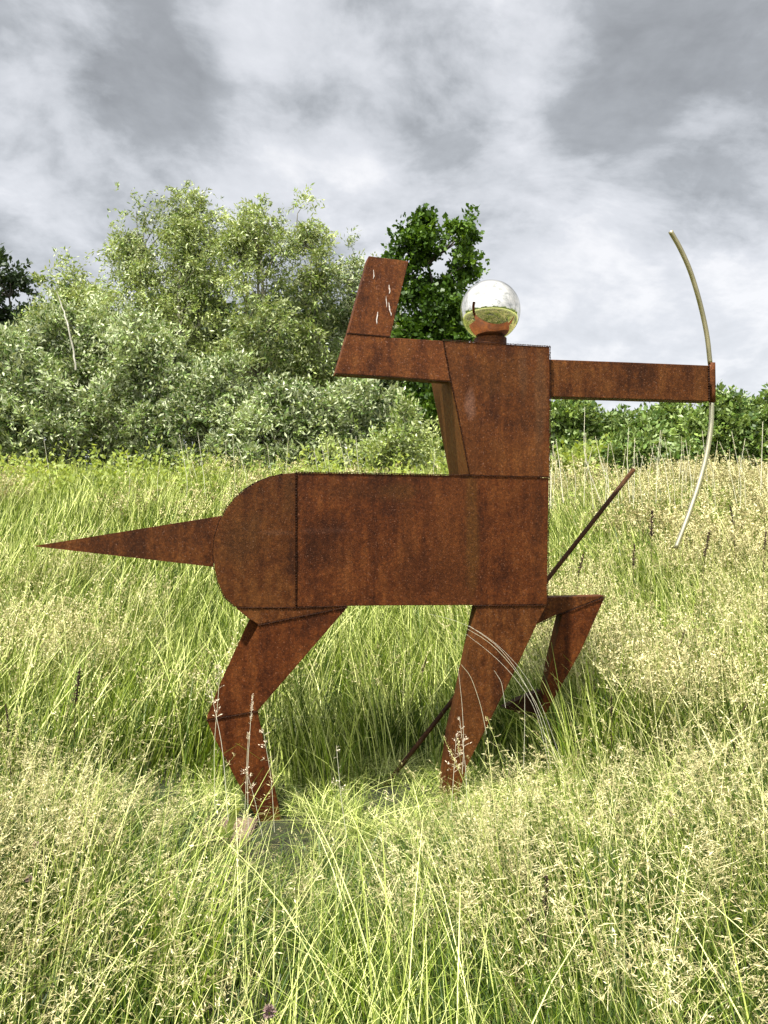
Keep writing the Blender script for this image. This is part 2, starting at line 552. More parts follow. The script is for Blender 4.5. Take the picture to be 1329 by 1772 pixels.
def ground_mat():
    m, h, out = new_mat('meadow_soil')
    geo = h.n('ShaderNodeNewGeometry'); co = geo.outputs['Position']
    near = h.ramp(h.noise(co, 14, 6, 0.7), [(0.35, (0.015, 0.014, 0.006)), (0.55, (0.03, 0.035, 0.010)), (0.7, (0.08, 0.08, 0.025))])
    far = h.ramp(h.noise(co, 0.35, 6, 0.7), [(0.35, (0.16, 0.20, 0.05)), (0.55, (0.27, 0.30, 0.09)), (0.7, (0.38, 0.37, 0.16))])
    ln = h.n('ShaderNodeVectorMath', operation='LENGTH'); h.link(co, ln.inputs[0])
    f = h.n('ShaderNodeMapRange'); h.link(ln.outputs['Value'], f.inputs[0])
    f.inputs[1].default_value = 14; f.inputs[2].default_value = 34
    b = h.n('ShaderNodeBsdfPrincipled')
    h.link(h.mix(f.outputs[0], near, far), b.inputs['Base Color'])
    b.inputs['Roughness'].default_value = 0.95
    bp = h.n('ShaderNodeBump'); bp.inputs['Distance'].default_value = 0.05
    h.link(h.noise(co, 22, 5, 0.7), bp.inputs['Height']); h.link(bp.outputs[0], b.inputs['Normal'])
    h.link(b.outputs[0], out.inputs[0])
    return m


M_ground = ground_mat()


# ------------------------------------------------------------------ terrain
def ground_z(x, y):
    t = np.clip((np.asarray(y, float) - 5.6) / 11.0, 0, 1)
    rise = 1.72 * (0.55 * t + 0.45 * t * t * (3 - 2 * t))
    w_ = np.clip((np.abs(np.asarray(y, float) - 4) - 2.0) / 6.0, 0, 1)
    bump = 0.05 * np.sin(x * 1.3 + 0.7) * np.cos(y * 0.9) + 0.06 * np.sin(x * 0.37 + y * 0.21)
    return rise + bump * w_


def axis(lim_lo, lim_hi):
    a = list(np.arange(-20, 20.01, 0.5))
    s, v = 1.0, 20.0
    hi, lo = [], []
    while v < lim_hi:
        v += s; s *= 1.35; hi.append(v)
    s, v = 1.0, -20.0
    while v > lim_lo:
        v -= s; s *= 1.35; lo.append(v)
    return np.array(lo[::-1] + a + hi)


gx, gy = axis(-900, 900), axis(-900, 900)
GX, GY = np.meshgrid(gx, gy)
GZ = ground_z(GX, GY)
nx, ny = len(gx), len(gy)
ii = (np.arange(ny - 1)[:, None] * nx + np.arange(nx - 1)[None, :]).ravel()
go = raw_mesh('ground', np.stack([GX.ravel(), GY.ravel(), GZ.ravel()], 1),
              np.stack([ii, ii + 1, ii + 1 + nx, ii + nx], 1), M_ground, smooth=True)
link(go); tag(go, kind='structure')

# ------------------------------------------------------------------ the sculpture
YAW = math.atan(0.194)
PLANE_C = 4.572
NB = Vector((-math.sin(YAW), math.cos(YAW), 0))     # away from the viewer


def P(pxl, pyl, depth=0.0):
    """point of the sculpture's near face plane, then moved back by depth (metres)"""
    u = (pxl - CX) / FPX
    t = PLANE_C / (1 - 0.194 * u)
    return Vector((u * t, t, EYE - (pyl - CY) / FPX * t)) + NB * depth


def Pd(pxl, pyl, depth):
    """point seen at that place of the photograph on the plane lying depth behind the near face"""
    u = (pxl - CX) / FPX
    off = depth / math.cos(YAW)
    t = (PLANE_C + off) / (1 - 0.194 * u)
    return Vector((u * t, t, EYE - (pyl - CY) / FPX * t))


ROOT_LOC = P(620, 1410)
ROOT_LOC.z = 0
root = empty('centaur_sculpture', ROOT_LOC)
tag(root, 'rusted steel plate centaur archer with a mirror ball head, standing in the tall grass', 'sculpture')


def prism(name, poly, d0, d1, mat, parent=root, plane=0.0, bevel=0.0025, shrink=None, open_sides=()):
    """welded box: outline poly (photo outline on the plane), from depth d0 to d1; shrink: outline of the back"""
    bm = bmesh.new()
    f = [Pd(x, y, plane) + NB * (d0) for x, y in poly]
    bpoly = shrink or poly
    b = [Pd(x, y, plane) + NB * (d1) for x, y in bpoly]
    off = parent_loc(parent)
    vf = [bm.verts.new(p - off) for p in f]
    vb = [bm.verts.new(p - off) for p in b]
    n = len(poly)
    bm.faces.new(vf)
    bm.faces.new(vb[::-1])
    for i in range(n):
        j = (i + 1) % n
        if i not in open_sides:
            bm.faces.new((vf[j], vf[i], vb[i], vb[j]))
    bmesh.ops.recalc_face_normals(bm, faces=bm.faces)
    o = mesh_obj(name, bm, mat, parent)
    md = o.modifiers.new('edge', 'BEVEL')
    md.width = bevel; md.segments = 2; md.limit_method = 'ANGLE'; md.angle_limit = R(25)
    return o


def parent_loc(p):
    v = Vector((0, 0, 0))
    while p is not None:
        v += p.location
        p = p.parent
    return v


DEPTH = 0.42
# barrel and rump
barrel = prism('barrel', [(513.5, 818), (640, 820), (810, 823.5), (950, 827), (948, 940), (946.5, 1045.5), (820, 1047), (640, 1048), (513.5, 1050)],
               0.0, DEPTH, M_barrel)
rump_poly = [(511.5, 818), (490, 820), (468, 825), (445, 834), (425, 846), (407, 862), (392, 880), (380, 902), (372, 928),
             (369, 955), (371, 982), (377, 1008), (388, 1032), (407, 1050), (460, 1051.5), (511.5, 1051)]
rump = prism('rump', rump_poly, -0.002, DEPTH, M_rump, bevel=0.003)
hip = prism('hip_plate', [(409, 1053), (511, 1053), (601, 1050), (447, 1080.5), (430, 1070)], -0.001, 0.30, M_rust)
torso = prism('torso', [(767.5, 589.5), (860, 595), (951, 600), (951.5, 700), (950.5, 825), (880, 823.5), (812.5, 821.5), (795.5, 734), (781, 662)],
              -0.001, DEPTH, M_torso)
side = None
# side face of the torso: its own plate, ochre, a few mm proud of the box
bmq = bmesh.new()
so = parent_loc(root)
SA, SB = Vector((781, 662)), Vector((812.5, 821.5))
n_out = Vector((-math.cos(YAW), -math.sin(YAW), 0))
cs = [P(768.5, 592, 0.012), P(781.5, 662, 0.012), P(795.5, 734, .012), P(812.2, 819.5, 0.012)]
inner = [c + n_out * 0.004 for c in cs]
backs = [c + NB * (DEPTH - 0.025) for c in inner]
vs1 = [bmq.verts.new(c - so) for c in inner]
vs2 = [bmq.verts.new(c - so) for c in backs]
for i in range(3):
    bmq.faces.new((vs1[i], vs1[i + 1], vs2[i + 1], vs2[i]))
ex = bmesh.ops.extrude_face_region(bmq, geom=bmq.faces[:])
for v in [g for g in ex['geom'] if isinstance(g, bmesh.types.BMVert)]:
    v.co -= n_out * 0.008
bmesh.ops.recalc_face_normals(bmq, faces=bmq.faces)
mesh_obj('side_plate', bmq, M_rust_ochre, root)

# archer's bent arm
upper_arm = prism('upper_arm', [(600.5, 578), (640, 581.5), (676, 584.5), (766, 590), (772, 622), (779, 659.5), (680, 652), (580.5, 646)],
                  -0.003, 0.11, M_rust_light)
forearm = prism('forearm', [(638, 443), (707, 452), (690, 520), (675.5, 582.5), (602, 576)], -0.001, 0.11, M_rust_light)
# outstretched arm
out_arm = prism('outstretched_arm', [(952.5, 622), (1090, 627), (1227, 632.5), (1227, 694), (1090, 690), (952.5, 686)], 0.0, 0.11, M_rust, plane=0.03)

# legs
hl = empty('hind_leg', (0, 0, 0)); hl.parent = root
prism('thigh', [(447, 1082.5), (601, 1051.5), (446, 1230), (358, 1245), (388, 1186)],
      0.0, 0.10, M_rust_red, hl,
      shrink=[(433, 1074), (601, 1049), (446, 1230), (358, 1245), (382, 1186)], open_sides=(3, 4))
prism('shin', [(358, 1247), (446, 1232), (452, 1262), (484, 1402), (492, 1466), (470, 1466), (372, 1279)],
      0.0, 0.10, M_rust_red, hl)
fl = empty('fore_leg', (0, 0, 0)); fl.parent = root
prism('leg_plate', [(826, 1049), (946, 1048), (932, 1074), (893, 1157), (846, 1251), (808, 1326), (783, 1420), (766, 1420), (770, 1340), (779, 1270), (794, 1206), (814, 1108)],
      0.0, 0.10, M_rust, fl)
FARP = 0.27
rl = empty('raised_fore_leg', (0, 0, 0)); rl.parent = root
prism('thigh', [(915, 1034), (1000, 1032.5), (1048, 1031), (1005, 1048), (963, 1064), (936, 1077), (915, 1086)], 0.0, 0.10, M_rust, rl, plane=FARP)
prism('shin', [(1047, 1034), (1005, 1128), (962, 1204), (941, 1242), (938, 1222), (943, 1200), (955, 1140), (973, 1064), (1006, 1050)], 0.002, 0.09, M_rust_red, rl, plane=FARP)
prism('hoof', [(873, 1226), (903, 1210), (938, 1196), (943, 1214), (940, 1243), (928, 1244), (906, 1238)], 0.02, 0.08, M_weld, rl, plane=FARP)

# tail: a long pointed box
tail = empty('tail_mount', (0, 0, 0)) if False else None
bm = bmesh.new()
tf = [Pd(384, 892.5, 0.12), Pd(369, 981, 0.12)]
tb = [p + NB * 0.12 for p in tf]
tip = Pd(57, 945, 0.14)
vs = [bm.verts.new(p - so) for p in (tf[0], tf[1], tb[1], tb[0])]
vt = bm.verts.new(tip - so)
for i in range(4):
    bm.faces.new((vs[i], vs[(i + 1) % 4], vt))
bm.faces.new(vs[::-1])
bmesh.ops.recalc_face_normals(bm, faces=bm.faces)
mesh_obj('tail', bm, M_rust, root)


# weld seams: rows of small overlapping beads
def weld(pts, depth=-0.004, r=0.0050, plane=0.0, parent=root, name='weld_seam', jitter=0.0008):
    P3 = [Pd(x, y, plane) + NB * depth - parent_loc(parent) for x, y in pts]
    pp = []
    for a, b in zip(P3[:-1], P3[1:]):
        L = (b - a).length
        k = max(2, int(L / 0.0045))
        for i in range(k):
            pp.append(a.lerp(b, i / k))
    pp.append(P3[-1])
    pp = np.array([tuple(p) for p in pp])
    n = len(pp)
    pp += rng.normal(0, jitter, pp.shape)
    rr = r * (0.75 + 0.35 * np.sin(np.arange(n) * 1.9) + rng.uniform(-0.2, 0.25, n))
    V, Q, T = tube_arrays(pp, np.clip(rr, 0.0012, 1), 5)
    a = Acc(); a.add(V, Q, T)
    return a.build(name, M_weld, parent, smooth=True)


weld([(512.5, 817), (512.5, 930), (512.5, 1051)])
weld([(512, 817), (640, 819), (810, 822.5), (951, 826)], r=0.0036)
weld([(411, 1051.5), (512, 1051.5), (601, 1048.5)], r=0.004)
weld([(447, 1082), (500, 1071), (601, 1050.5)], r=0.0045)
weld([(766.5, 589), (773, 622), (780, 661), (795.5, 734), (812, 821)], r=0.0045)
weld([(766.5, 588.5), (860, 594), (952, 599.5)], r=0.003)
weld([(951.5, 600), (952, 700), (951, 826), (948.5, 940), (947, 1046)], r=0.0032)
weld([(600, 577), (640, 580.5), (676, 583.5)], r=0.0035)
weld([(580, 647), (680, 653), (779, 661)], r=0.0025)
weld([(820, 1048), (946, 1047)], r=0.0045)
weld([(357, 1246.5), (400, 1239), (446, 1231)], r=0.004)
weld([(1048, 1032.5), (1005, 1049), (963, 1065), (936, 1078)], r=0.004, plane=FARP)
weld([(1226, 633), (1226.5, 694)], depth=-0.004, r=0.007, plane=0.03)
weld([(x - 1.5, y) for x, y in rump_poly[1:14]], depth=0.0, r=0.0034)

# narrow pale marks on the raised forearm
def streak(pts, wpx):
    wpx *= 0.7
    a = Acc()
    so = parent_loc(root)
    L, Rr = [], []
    for i, (x, y) in enumerate(pts):
        w_ = wpx * math.sin(math.pi * (i + 0.4) / len(pts)) * random.uniform(0.7, 1.2)
        L.append(tuple(P(x - w_, y, -0.0045) - so)); Rr.append(tuple(P(x + w_, y, -0.0045) - so))
    n = len(pts)
    V = np.array(L + Rr)
    V2 = V + np.array(tuple(NB * 0.003))
    Q = [(i, i + 1, n + i + 1, n + i) for i in range(n - 1)]
    Q2 = [(2 * n + i, 3 * n + i, 3 * n + i + 1, 2 * n + i + 1) for i in range(n - 1)]
    a.add(np.concatenate([V, V2]), Q + Q2)
    return a.build('pale_streak', M_pale_streak, root)


streak([(646, 467), (646.5, 473), (647, 478), (645.5, 483)], 1.0)
streak([(673, 493), (673.5, 499), (674.5, 504), (673.5, 508)], 1.8)
streak([(668, 512), (668, 518), (669, 525), (669, 532)], 0.8)
streak([(672.5, 523), (673.5, 531), (674.5, 538), (677, 544), (676.5, 546)], 1.5)
streak([(653.5, 540), (653, 546), (651.5, 553), (652, 560)], 1.4)

# neck ring and mirror ball head
hc = Pd(848.5, 538, 0.21)
neck_c = P(848, 592, 0.21)
ztop = P(848, 594.5, 0.0).z
bm = bmesh.new()
zneck = EYE + (CY - 580.5) / FPX * (hc.y - 0.09)
bmesh.ops.create_cone(bm, cap_ends=True, segments=40, radius1=0.098, radius2=0.098, depth=zneck - ztop + 0.01)
for v in bm.verts: v.co += Vector((hc.x, hc.y, (ztop + zneck) / 2 - 0.005)) - so
neck = mesh_obj('neck_ring', bm, M_rust, root)
for p in neck.data.polygons: p.use_smooth = len(p.vertices) == 4
bm = bmesh.new()
rs = 52.0 / FPX * (hc.y)
bmesh.ops.create_uvsphere(bm, u_segments=96, v_segments=64, radius=rs)
sph_c = Vector((hc.x, hc.y, EYE - (537.5 - CY) / FPX * hc.y))
for v in bm.verts: v.co += sph_c - so
mesh_obj('mirror_ball_head', bm, M_mirror, root, smooth=True)

# bow
def curve_tube(name, pts, r, mat, parent, sides=16, sub=8):
    """smooth Catmull-Rom tube through pts"""
    pts = [Vector(p) for p in pts]
    ext = [pts[0] * 2 - pts[1]] + pts + [pts[-1] * 2 - pts[-2]]
    out = []
    for i in range(1, len(ext) - 2):
        p0, p1, p2, p3 = ext[i - 1:i + 3]
        for k in range(sub):
            t = k / sub
            out.append(0.5 * ((2 * p1) + (p2 - p0) * t + (2 * p0 - 5 * p1 + 4 * p2 - p3) * t * t + (3 * p1 - p0 - 3 * p2 + p3) * t ** 3))
    out.append(pts[-1])
    arr = np.array([tuple(p) for p in out])
    V, Q, T = tube_arrays(arr, [r] * len(arr), sides, True)
    a = Acc(); a.add(V, Q, T)
    o = a.build(name, mat, parent)
    for p in o.data.polygons: p.use_smooth = len(p.vertices) == 4
    return o


BD = 0.085
bow_grip = curve_tube('bow_sleeve', [Pd(1231.5, 628, BD) - so, Pd(1232, 660, BD) - so, Pd(1232.3, 696, BD) - so], 0.0215, M_rust_light, root, 18, 2)
curve_tube('bow_limb', [Pd(x, y, BD) - so for x, y in ((1160, 400), (1176, 428), (1192, 463), (1205, 502), (1216, 544), (1224, 585), (1229, 630))], 0.0145, M_tube_dark, root)
curve_tube('bow_limb', [Pd(x, y, BD) - so for x, y in ((1231.5, 695), (1230, 740), (1222, 790), (1208, 842), (1190, 895), (1169, 950))], 0.0150, M_tube, root)
for x, y in ((1160, 400), (1169, 950)):
    pass
# the long rod that runs behind the body down to the ground
rod_pts = [Pd(1097, 812, 0.445), Pd(940, 1012, 0.445), Pd(790, 1203, 0.445), Pd(640, 1394, 0.445)]
curve_tube('slanting_rod', [p - so for p in rod_pts], 0.0150, M_rod, root, 12, 3)


# ------------------------------------------------------------------ foliage
def unit(v):
    return v / (np.linalg.norm(v, axis=-1, keepdims=True) + 1e-9)


def leaves_from_shoots(O, D, L, per, leaf_l, leaf_w, droop, crnd, spread=0.9, up_bias=0.5):
    """O, D (n,3) shoot origins and directions, L (n,) lengths -> verts, quads, rnd"""
    n = len(O)
    t = rng.uniform(0.1, 1.0, (n, per))
    pos = O[:, None, :] + D[:, None, :] * (L[:, None] * t)[:, :, None]
    pos[:, :, 2] -= droop * L[:, None] * t * t
    pos += rng.normal(0, leaf_l * 0.35, pos.shape)
    d = unit(D[:, None, :] * 0.7 + rng.normal(0, spread * 0.6, pos.shape) + np.array([0, 0, -droop * 0.6]))
    nn = unit(rng.normal(0, 1.0, pos.shape) + np.array([0, 0, up_bias]))
    s = unit(np.cross(d, nn)); nn = np.cross(s, d)
    k = rng.uniform(0.45, 1.45, (n, per))[:, :, None]
    l, w_ = leaf_l * k, leaf_w * k
    a = pos
    b = pos + d * l * 0.45 + s * w_ * 0.5 + nn * w_ * 0.12
    c = pos + d * l
    e = pos + d * l * 0.45 - s * w_ * 0.5 + nn * w_ * 0.12
    V = np.stack([a, b, c, e], 2).reshape(-1, 3)
    m = n * per
    Q = np.arange(m * 4).reshape(m, 4)
    r = np.clip(rng.uniform(0, 1, (n, per)) * 0.6 + crnd[:, None] * 0.4, 0, 1)
    return V, Q, np.repeat(r.ravel(), 4)


def limb(acc, a, b, r0, r1, bend=0.15, sides=5, n=6):
    a, b = np.array(a, float), np.array(b, float)
    L = np.linalg.norm(b - a)
    off = rng.normal(0, bend * L * 0.5, 3); off[2] = abs(off[2]) * 0.3
    ts = np.linspace(0, 1, n)
    pts = a + (b - a) * ts[:, None] + off * np.sin(ts * math.pi)[:, None]
    pts[1:-1] += rng.normal(0, 0.012 * L, (n - 2, 3))
    V, Q, T = tube_arrays(pts, r0 + (r1 - r0) * ts, sides, False)
    acc.add(V, Q)
    return pts


def plant(name, label, cat, group, base, lobes, mat, bark, n_shoot_, per, leaf, shoot_len, droop=0.4, trunk_r=0.09,
          trunks=1, up=0.35, trunk_top=0.7, lean=0.0, spread=0.9, shell=0.45):
    """lobes: list of (cx, cy, cz, rx, ry, rz, weight) ellipsoids of the crown in world space"""
    n_shoot = int(n_shoot_ * (1.95 if cat == 'tree' else 1.35))
    base = np.array(base, float)
    rt = empty(name, tuple(base))
    tag(rt, label, cat, group)
    lob = np.array([l[:6] for l in lobes], float)
    wt_ = np.array([l[6] if len(l) > 6 else l[3] * l[5] for l in lobes], float)
    wt_ /= wt_.sum()
    # branches end in cluster centres inside the lobes
    ncl = max(12, n_shoot // (17 if cat == 'tree' else 18))
    li = rng.choice(len(lob), ncl, p=wt_)
    u = unit(rng.normal(0, 1, (ncl, 3)))
    rr = rng.uniform(0, 1, ncl) ** shell
    C = lob[li, :3] + u * rr[:, None] * lob[li, 3:6] * 0.92
    gz = ground_z(C[:, 0], C[:, 1]) + 0.15
    C[:, 2] = np.maximum(C[:, 2], gz)
    crnd = rng.uniform(0, 1, ncl)
    csz = rng.uniform(0.55, 1.3, ncl)
    # wood
    wood = Acc()
    top = lob[:, 2].max()
    cx, cy = lob[:, 0].mean(), lob[:, 1].mean()
    tr_pts = []
    for k in range(trunks):
        bb = base + np.array([rng.uniform(-.25, .25) * (trunks > 1), rng.uniform(-.2, .2), -0.1])
        j = int(np.argmax(lob[:, 2])) if k == 0 else rng.integers(len(lob))
        tt = np.array([lob[j, 0], lob[j, 1], base[2] + (lob[j, 2] + lob[j, 5] * 0.6 - base[2]) * trunk_top / 0.7 * 0.85])
        tr_pts.append(limb(wood, bb, tt, trunk_r, trunk_r * 0.22, 0.07, 8, 12))
    allp = np.concatenate(tr_pts)
    for i in range(ncl):
        c = C[i]
        lowr = allp[allp[:, 2] < c[2] - 0.15]
        if len(lowr) == 0: lowr = allp[:2]
        dd = np.linalg.norm((lowr - c) * np.array([1, 1, 0.55]), axis=1)
        p = lowr[int(np.argmin(dd))]
        if i < 90:
            limb(wood, p, c, trunk_r * 0.28, trunk_r * 0.06, 0.18, 4, 5)
    ci = rng.integers(0, ncl, n_shoot)
    cc = C[ci]
    outw = unit(cc - lob[li[ci], :3])
    D = unit(rng.normal(0, 0.75, (n_shoot, 3)) + outw * 0.7 + np.array([0, 0, up]))
    Ls = shoot_len * csz[ci] * rng.uniform(0.6, 1.3, n_shoot)
    O = cc + rng.normal(0, shoot_len * 0.30, (n_shoot, 3)) * csz[ci][:, None]
    V, Q, r = leaves_from_shoots(O, D, Ls, per, leaf[0], leaf[1], droop, crnd[ci], spread)
    V = V.copy()
    g = ground_z(V[:, 0], V[:, 1]) + 0.01
    V[:, 2] = np.maximum(V[:, 2], g)
    cr = Acc(); cr.add(V - base, Q, rnd=r)
    wood.v = [v - base for v in wood.v]
    wood.build('trunk' if cat == 'tree' else 'branches', bark, rt, smooth=True)
    cr.build('crown' if cat == 'tree' else 'foliage', mat, rt)
    return rt


def lobes_px(spec, d, dr=1.0):
    """spec: list of (cx, cy, rx, ry[, ddepth]) in photo pixels -> world ellipsoids at distance d"""
    out = []
    for s in spec:
        dd = d + (s[4] if len(s) > 4 else 0.0)
        c = W(s[0], s[1], dd)
        rx, rz = s[2] / FPX * dd, s[3] / FPX * dd
        out.append((c.x, c.y, c.z, rx, rx * dr, rz, rx * rz))
    return out


def base_at(pxl, d):
    x = (pxl - CX) / FPX * d
    return (x, d, float(ground_z(x, d)))


TREES = 'trees behind the meadow'
SHRUBS = 'silvery shrubs at the foot of the trees'
HEDGE = 'bushes of the dark green hedge'
# tall willows, left to right
d = 27.0
plant('willow_tree', 'pale willow tree whose crown forms the left shoulder of the tall clump', 'tree', TREES, base_at(255, d + 0.5),
      lobes_px([(245, 410, 44, 48), (222, 455, 38, 42), (270, 470, 60, 70), (205, 520, 40, 40, -.5), (250, 570, 80, 80), (300, 650, 80, 80)], d + .5),
      M_willow, M_bark, 900, 17, (0.13, 0.040), 0.65, 0.55, 0.11, 3)
plant('willow_tree', 'tallest pale willow tree, with a tuft of leaves sticking out on top', 'tree', TREES, base_at(345, d),
      lobes_px([(318, 362, 38, 28), (340, 400, 42, 40), (310, 420, 48, 50), (345, 480, 50, 60), (330, 560, 60, 80), (350, 660, 80, 80)], d),
      M_willow, M_bark, 1000, 17, (0.13, 0.040), 0.65, 0.5, 0.12, 3)
plant('willow_tree', 'pale willow tree in the middle of the tall clump, standing on a visible forked trunk', 'tree', TREES, base_at(412, d - .8),
      lobes_px([(450, 385, 26, 36), (425, 405, 44, 36), (400, 440, 28, 36), (465, 440, 40, 46), (440, 500, 50, 50), (452, 570, 48, 46, -1), (420, 650, 70, 60)], d - .8),
      M_willow, M_bark, 900, 17, (0.13, 0.040), 0.6, 0.5, 0.13, 3)
plant('willow_tree', 'slender pale willow tree with a pointed top beside the raised steel forearm', 'tree', TREES, base_at(535, d + .3),
      lobes_px([(540, 375, 24, 34), (545, 425, 34, 40), (525, 400, 26, 30), (540, 490, 44, 60), (530, 580, 50, 70), (530, 660, 70, 60)], d + .3),
      M_willow, M_bark, 760, 15, (0.15, 0.045), 0.5, 0.55, 0.11, 2)
plant('willow_tree', 'narrow grey-green willow tree seen in the gap just left of the raised forearm', 'tree', TREES, base_at(605, d + 1.5),
      lobes_px([(604, 440, 18, 30), (600, 490, 28, 36), (655, 500, 44, 50), (690, 580, 30, 50), (600, 560, 42, 60), (640, 570, 40, 80), (610, 650, 60, 60)], d + 1.5),
      M_sallow, M_bark, 820, 15, (0.14, 0.045), 0.6, 0.45, 0.09, 2)
plant('willow_tree', 'round-topped grey-green willow tree between the dark tree at the edge and the tall clump', 'tree', TREES, base_at(130, d + 2),
      lobes_px([(112, 492, 38, 34), (95, 520, 42, 40), (140, 530, 50, 50), (110, 590, 80, 60), (170, 600, 60, 60)], d + 2),
      M_willow, M_bark, 620, 15, (0.15, 0.05), 0.6, 0.45, 0.10, 2)
plant('dark_tree', 'dark leafed tree cut by the left edge of the photo, with bare twigs showing', 'tree', TREES, base_at(-30, d + 6),
      lobes_px([(16, 466, 26, 28), (-25, 480, 40, 50), (26, 500, 26, 16), (12, 545, 34, 26), (-50, 540, 60, 60), (-10, 620, 60, 60)], d + 6),
      M_dark, M_bark_dark, 330, 13, (0.20, 0.13), 0.55, 0.15, 0.16, 1)
plant('maple_tree', 'dark green broadleaf tree behind the mirror ball head and the raised arm', 'tree', TREES, base_at(752, d - 1),
      lobes_px([(754 + (a_ - 752) * .98, b_ + 16, c_ * .92, d_ * .95) for a_, b_, c_, d_ in [(738, 380, 30, 24), (785, 385, 36, 26), (808, 400, 26, 26), (703, 402, 24, 26), (806, 452, 26, 26), (720, 410, 30, 30), (795, 435, 30, 36), (750, 440, 50, 50), (738, 500, 46, 50),
                (765, 540, 44, 60), (715, 560, 34, 50), (750, 620, 60, 60), (660, 450, 22, 14), (690, 480, 26, 36), (750, 700, 66, 70), (790, 580, 22, 60), (740, 690, 50, 60), (730, 760, 50, 40)]], d - 1),
      M_maple, M_bark_dark, 1500, 13, (0.145, 0.115), 0.42, 0.15, 0.17, 1, up=0.2, spread=1.3, shell=0.4)

# silvery sallows in front of the willows
ds = 22.0
for lab, cxp, dd, lb, n in (
        ('broad silvery sallow bush filling the left edge below the dark tree', 30, ds - 1.2, [(20, 690, 90, 80), (-60, 680, 90, 90), (60, 740, 90, 50), (-10, 640, 50, 50), (25, 620, 36, 40)], 1150),
        ('tall silvery sallow bush with one pale bare stem, in front of the round-topped willow', 130, ds + 1, [(100, 600, 70, 60), (150, 580, 60, 60), (130, 660, 110, 80), (60, 620, 60, 40), (150, 730, 110, 60)], 1350),
        ('silvery sallow bush in front of the left shoulder of the tall willows', 250, ds, [(240, 600, 70, 50), (270, 650, 80, 60), (220, 720, 110, 60), (300, 730, 80, 50)], 1250),
        ('silvery sallow bush at the foot of the tallest willow', 370, ds - .6, [(350, 690, 60, 40), (370, 740, 80, 40), (400, 660, 30, 40)], 720),
        ('small sallow bush below the forked trunk, left of centre', 470, ds - 1.2, [(455, 735, 70, 40), (490, 700, 40, 36), (430, 760, 60, 28)], 620),
        ('sallow bush below the slender pointed willow', 565, ds - .8, [(560, 710, 60, 45), (600, 740, 70, 45), (540, 750, 60, 36), (628, 690, 28, 30)], 800),
        ('sallow bush in the gap between the bent arm and the barrel', 690, ds - .3, [(660, 730, 50, 60), (640, 760, 60, 40)], 480)):
    pb = plant('sallow_bush', lab, 'bush', SHRUBS, base_at(cxp, dd), lobes_px(lb + [(lb[-1][0] * .5 + lb[0][0] * .5, 800, 90, 34)], dd, 0.8), M_sallow, M_bark, int(n * 1.5), 15, (0.135, 0.046), 0.46, 0.15,
          0.05, 4, up=0.55)
    if 'bare stem' in lab:
        wa = Acc()
        limb(wa, W(131, 640, 20.9) - pb.location, W(118, 565, 20.8) - pb.location, 0.028, 0.022, 0.05, 6, 8)
        limb(wa, W(118, 565, 20.8) - pb.location, W(98, 505, 20.9) - pb.location, 0.022, 0.010, 0.08, 6, 8)
        wa.build('bare_stem', M_palebark, pb, smooth=True)
plant('young_willow_shrub', 'light green young willow shrub in the gap under the bent arm', 'bush', None, base_at(690, 17.5),
      lobes_px([(700, 725, 26, 36), (680, 760, 50, 36), (650, 790, 60, 24), (720, 790, 40, 22), (610, 790, 60, 18)], 17.5),
      M_willow, M_bark, 420, 15, (0.10, 0.036), 0.4, 0.1, 0.02, 4, up=0.9)

# the hedge on the right
dh = 25.0
hedge_spec = [(885, 715, 50, 60), (975, 738, 44, 50), (1035, 748, 46, 50), (1095, 755, 48, 48), (1160, 745, 46, 48), (1205, 752, 44, 46),
              (1252, 728, 40, 50), (1300, 742, 44, 46), (1355, 735, 50, 56), (1430, 730, 60, 60)]
hedge_lab = ['hedge bush hidden mostly behind the torso', 'dark green hedge bush right beside the torso under the outstretched arm',
             'second hedge bush from the torso under the outstretched arm', 'lowest hedge bush below the middle of the outstretched arm',
             'hedge bush below the outer half of the outstretched arm', 'hedge bush directly left of the lower bow limb',
             'highest hedge bush, rising beside the bow sleeve', 'hedge bush to the right of the bow, below open sky',
             'hedge bush cut by the right edge of the photo', 'hedge bush just past the right edge of the photo']
for i, (cxp, cyp, rx, ry) in enumerate(hedge_spec):
    dd = dh + rng.uniform(-.8, .8)
    cyp += 7; ry = ry * (0.84 + 0.28 * ((i * 37) % 10) / 10)
    plant('hedge_bush', hedge_lab[i], 'bush', HEDGE, base_at(cxp, dd),
          lobes_px([(cxp, cyp, rx, ry), (cxp - rx * .4, cyp - ry * .35 + rng.uniform(-6, 6), rx * .6, ry * .6), (cxp + rx * .5, cyp + 6, rx * .6, ry * .7), (cxp, cyp + 40, rx * 1.15, 36)], dd, 0.9),
          M_hedge, M_bark_dark, 640, 14, (0.16, 0.085), 0.42, 0.1, 0.05, 3, up=0.6)
for cxp, cyp, rx, ry, dd, lab in ((1108, 792, 50, 22, 18.5, 'low light green bramble bush in front of the hedge under the outstretched arm'),
                             (1010, 806, 40, 16, 18.0, 'small light green bramble bush at the meadow edge near the torso'),
                             (1190, 800, 34, 16, 18.3, 'small light green bramble bush at the meadow edge left of the bow')):
    plant('bramble_bush', lab, 'bush', 'low brambles in front of the hedge', base_at(cxp, dd), lobes_px([(cxp, cyp, rx, ry), (cxp - 15, cyp + 10, rx, ry)], dd),
          M_hedge if rx != 40 else M_lime, M_bark, 200, 14, (0.12, 0.07), 0.3, 0.1, 0.02, 3, up=0.6)

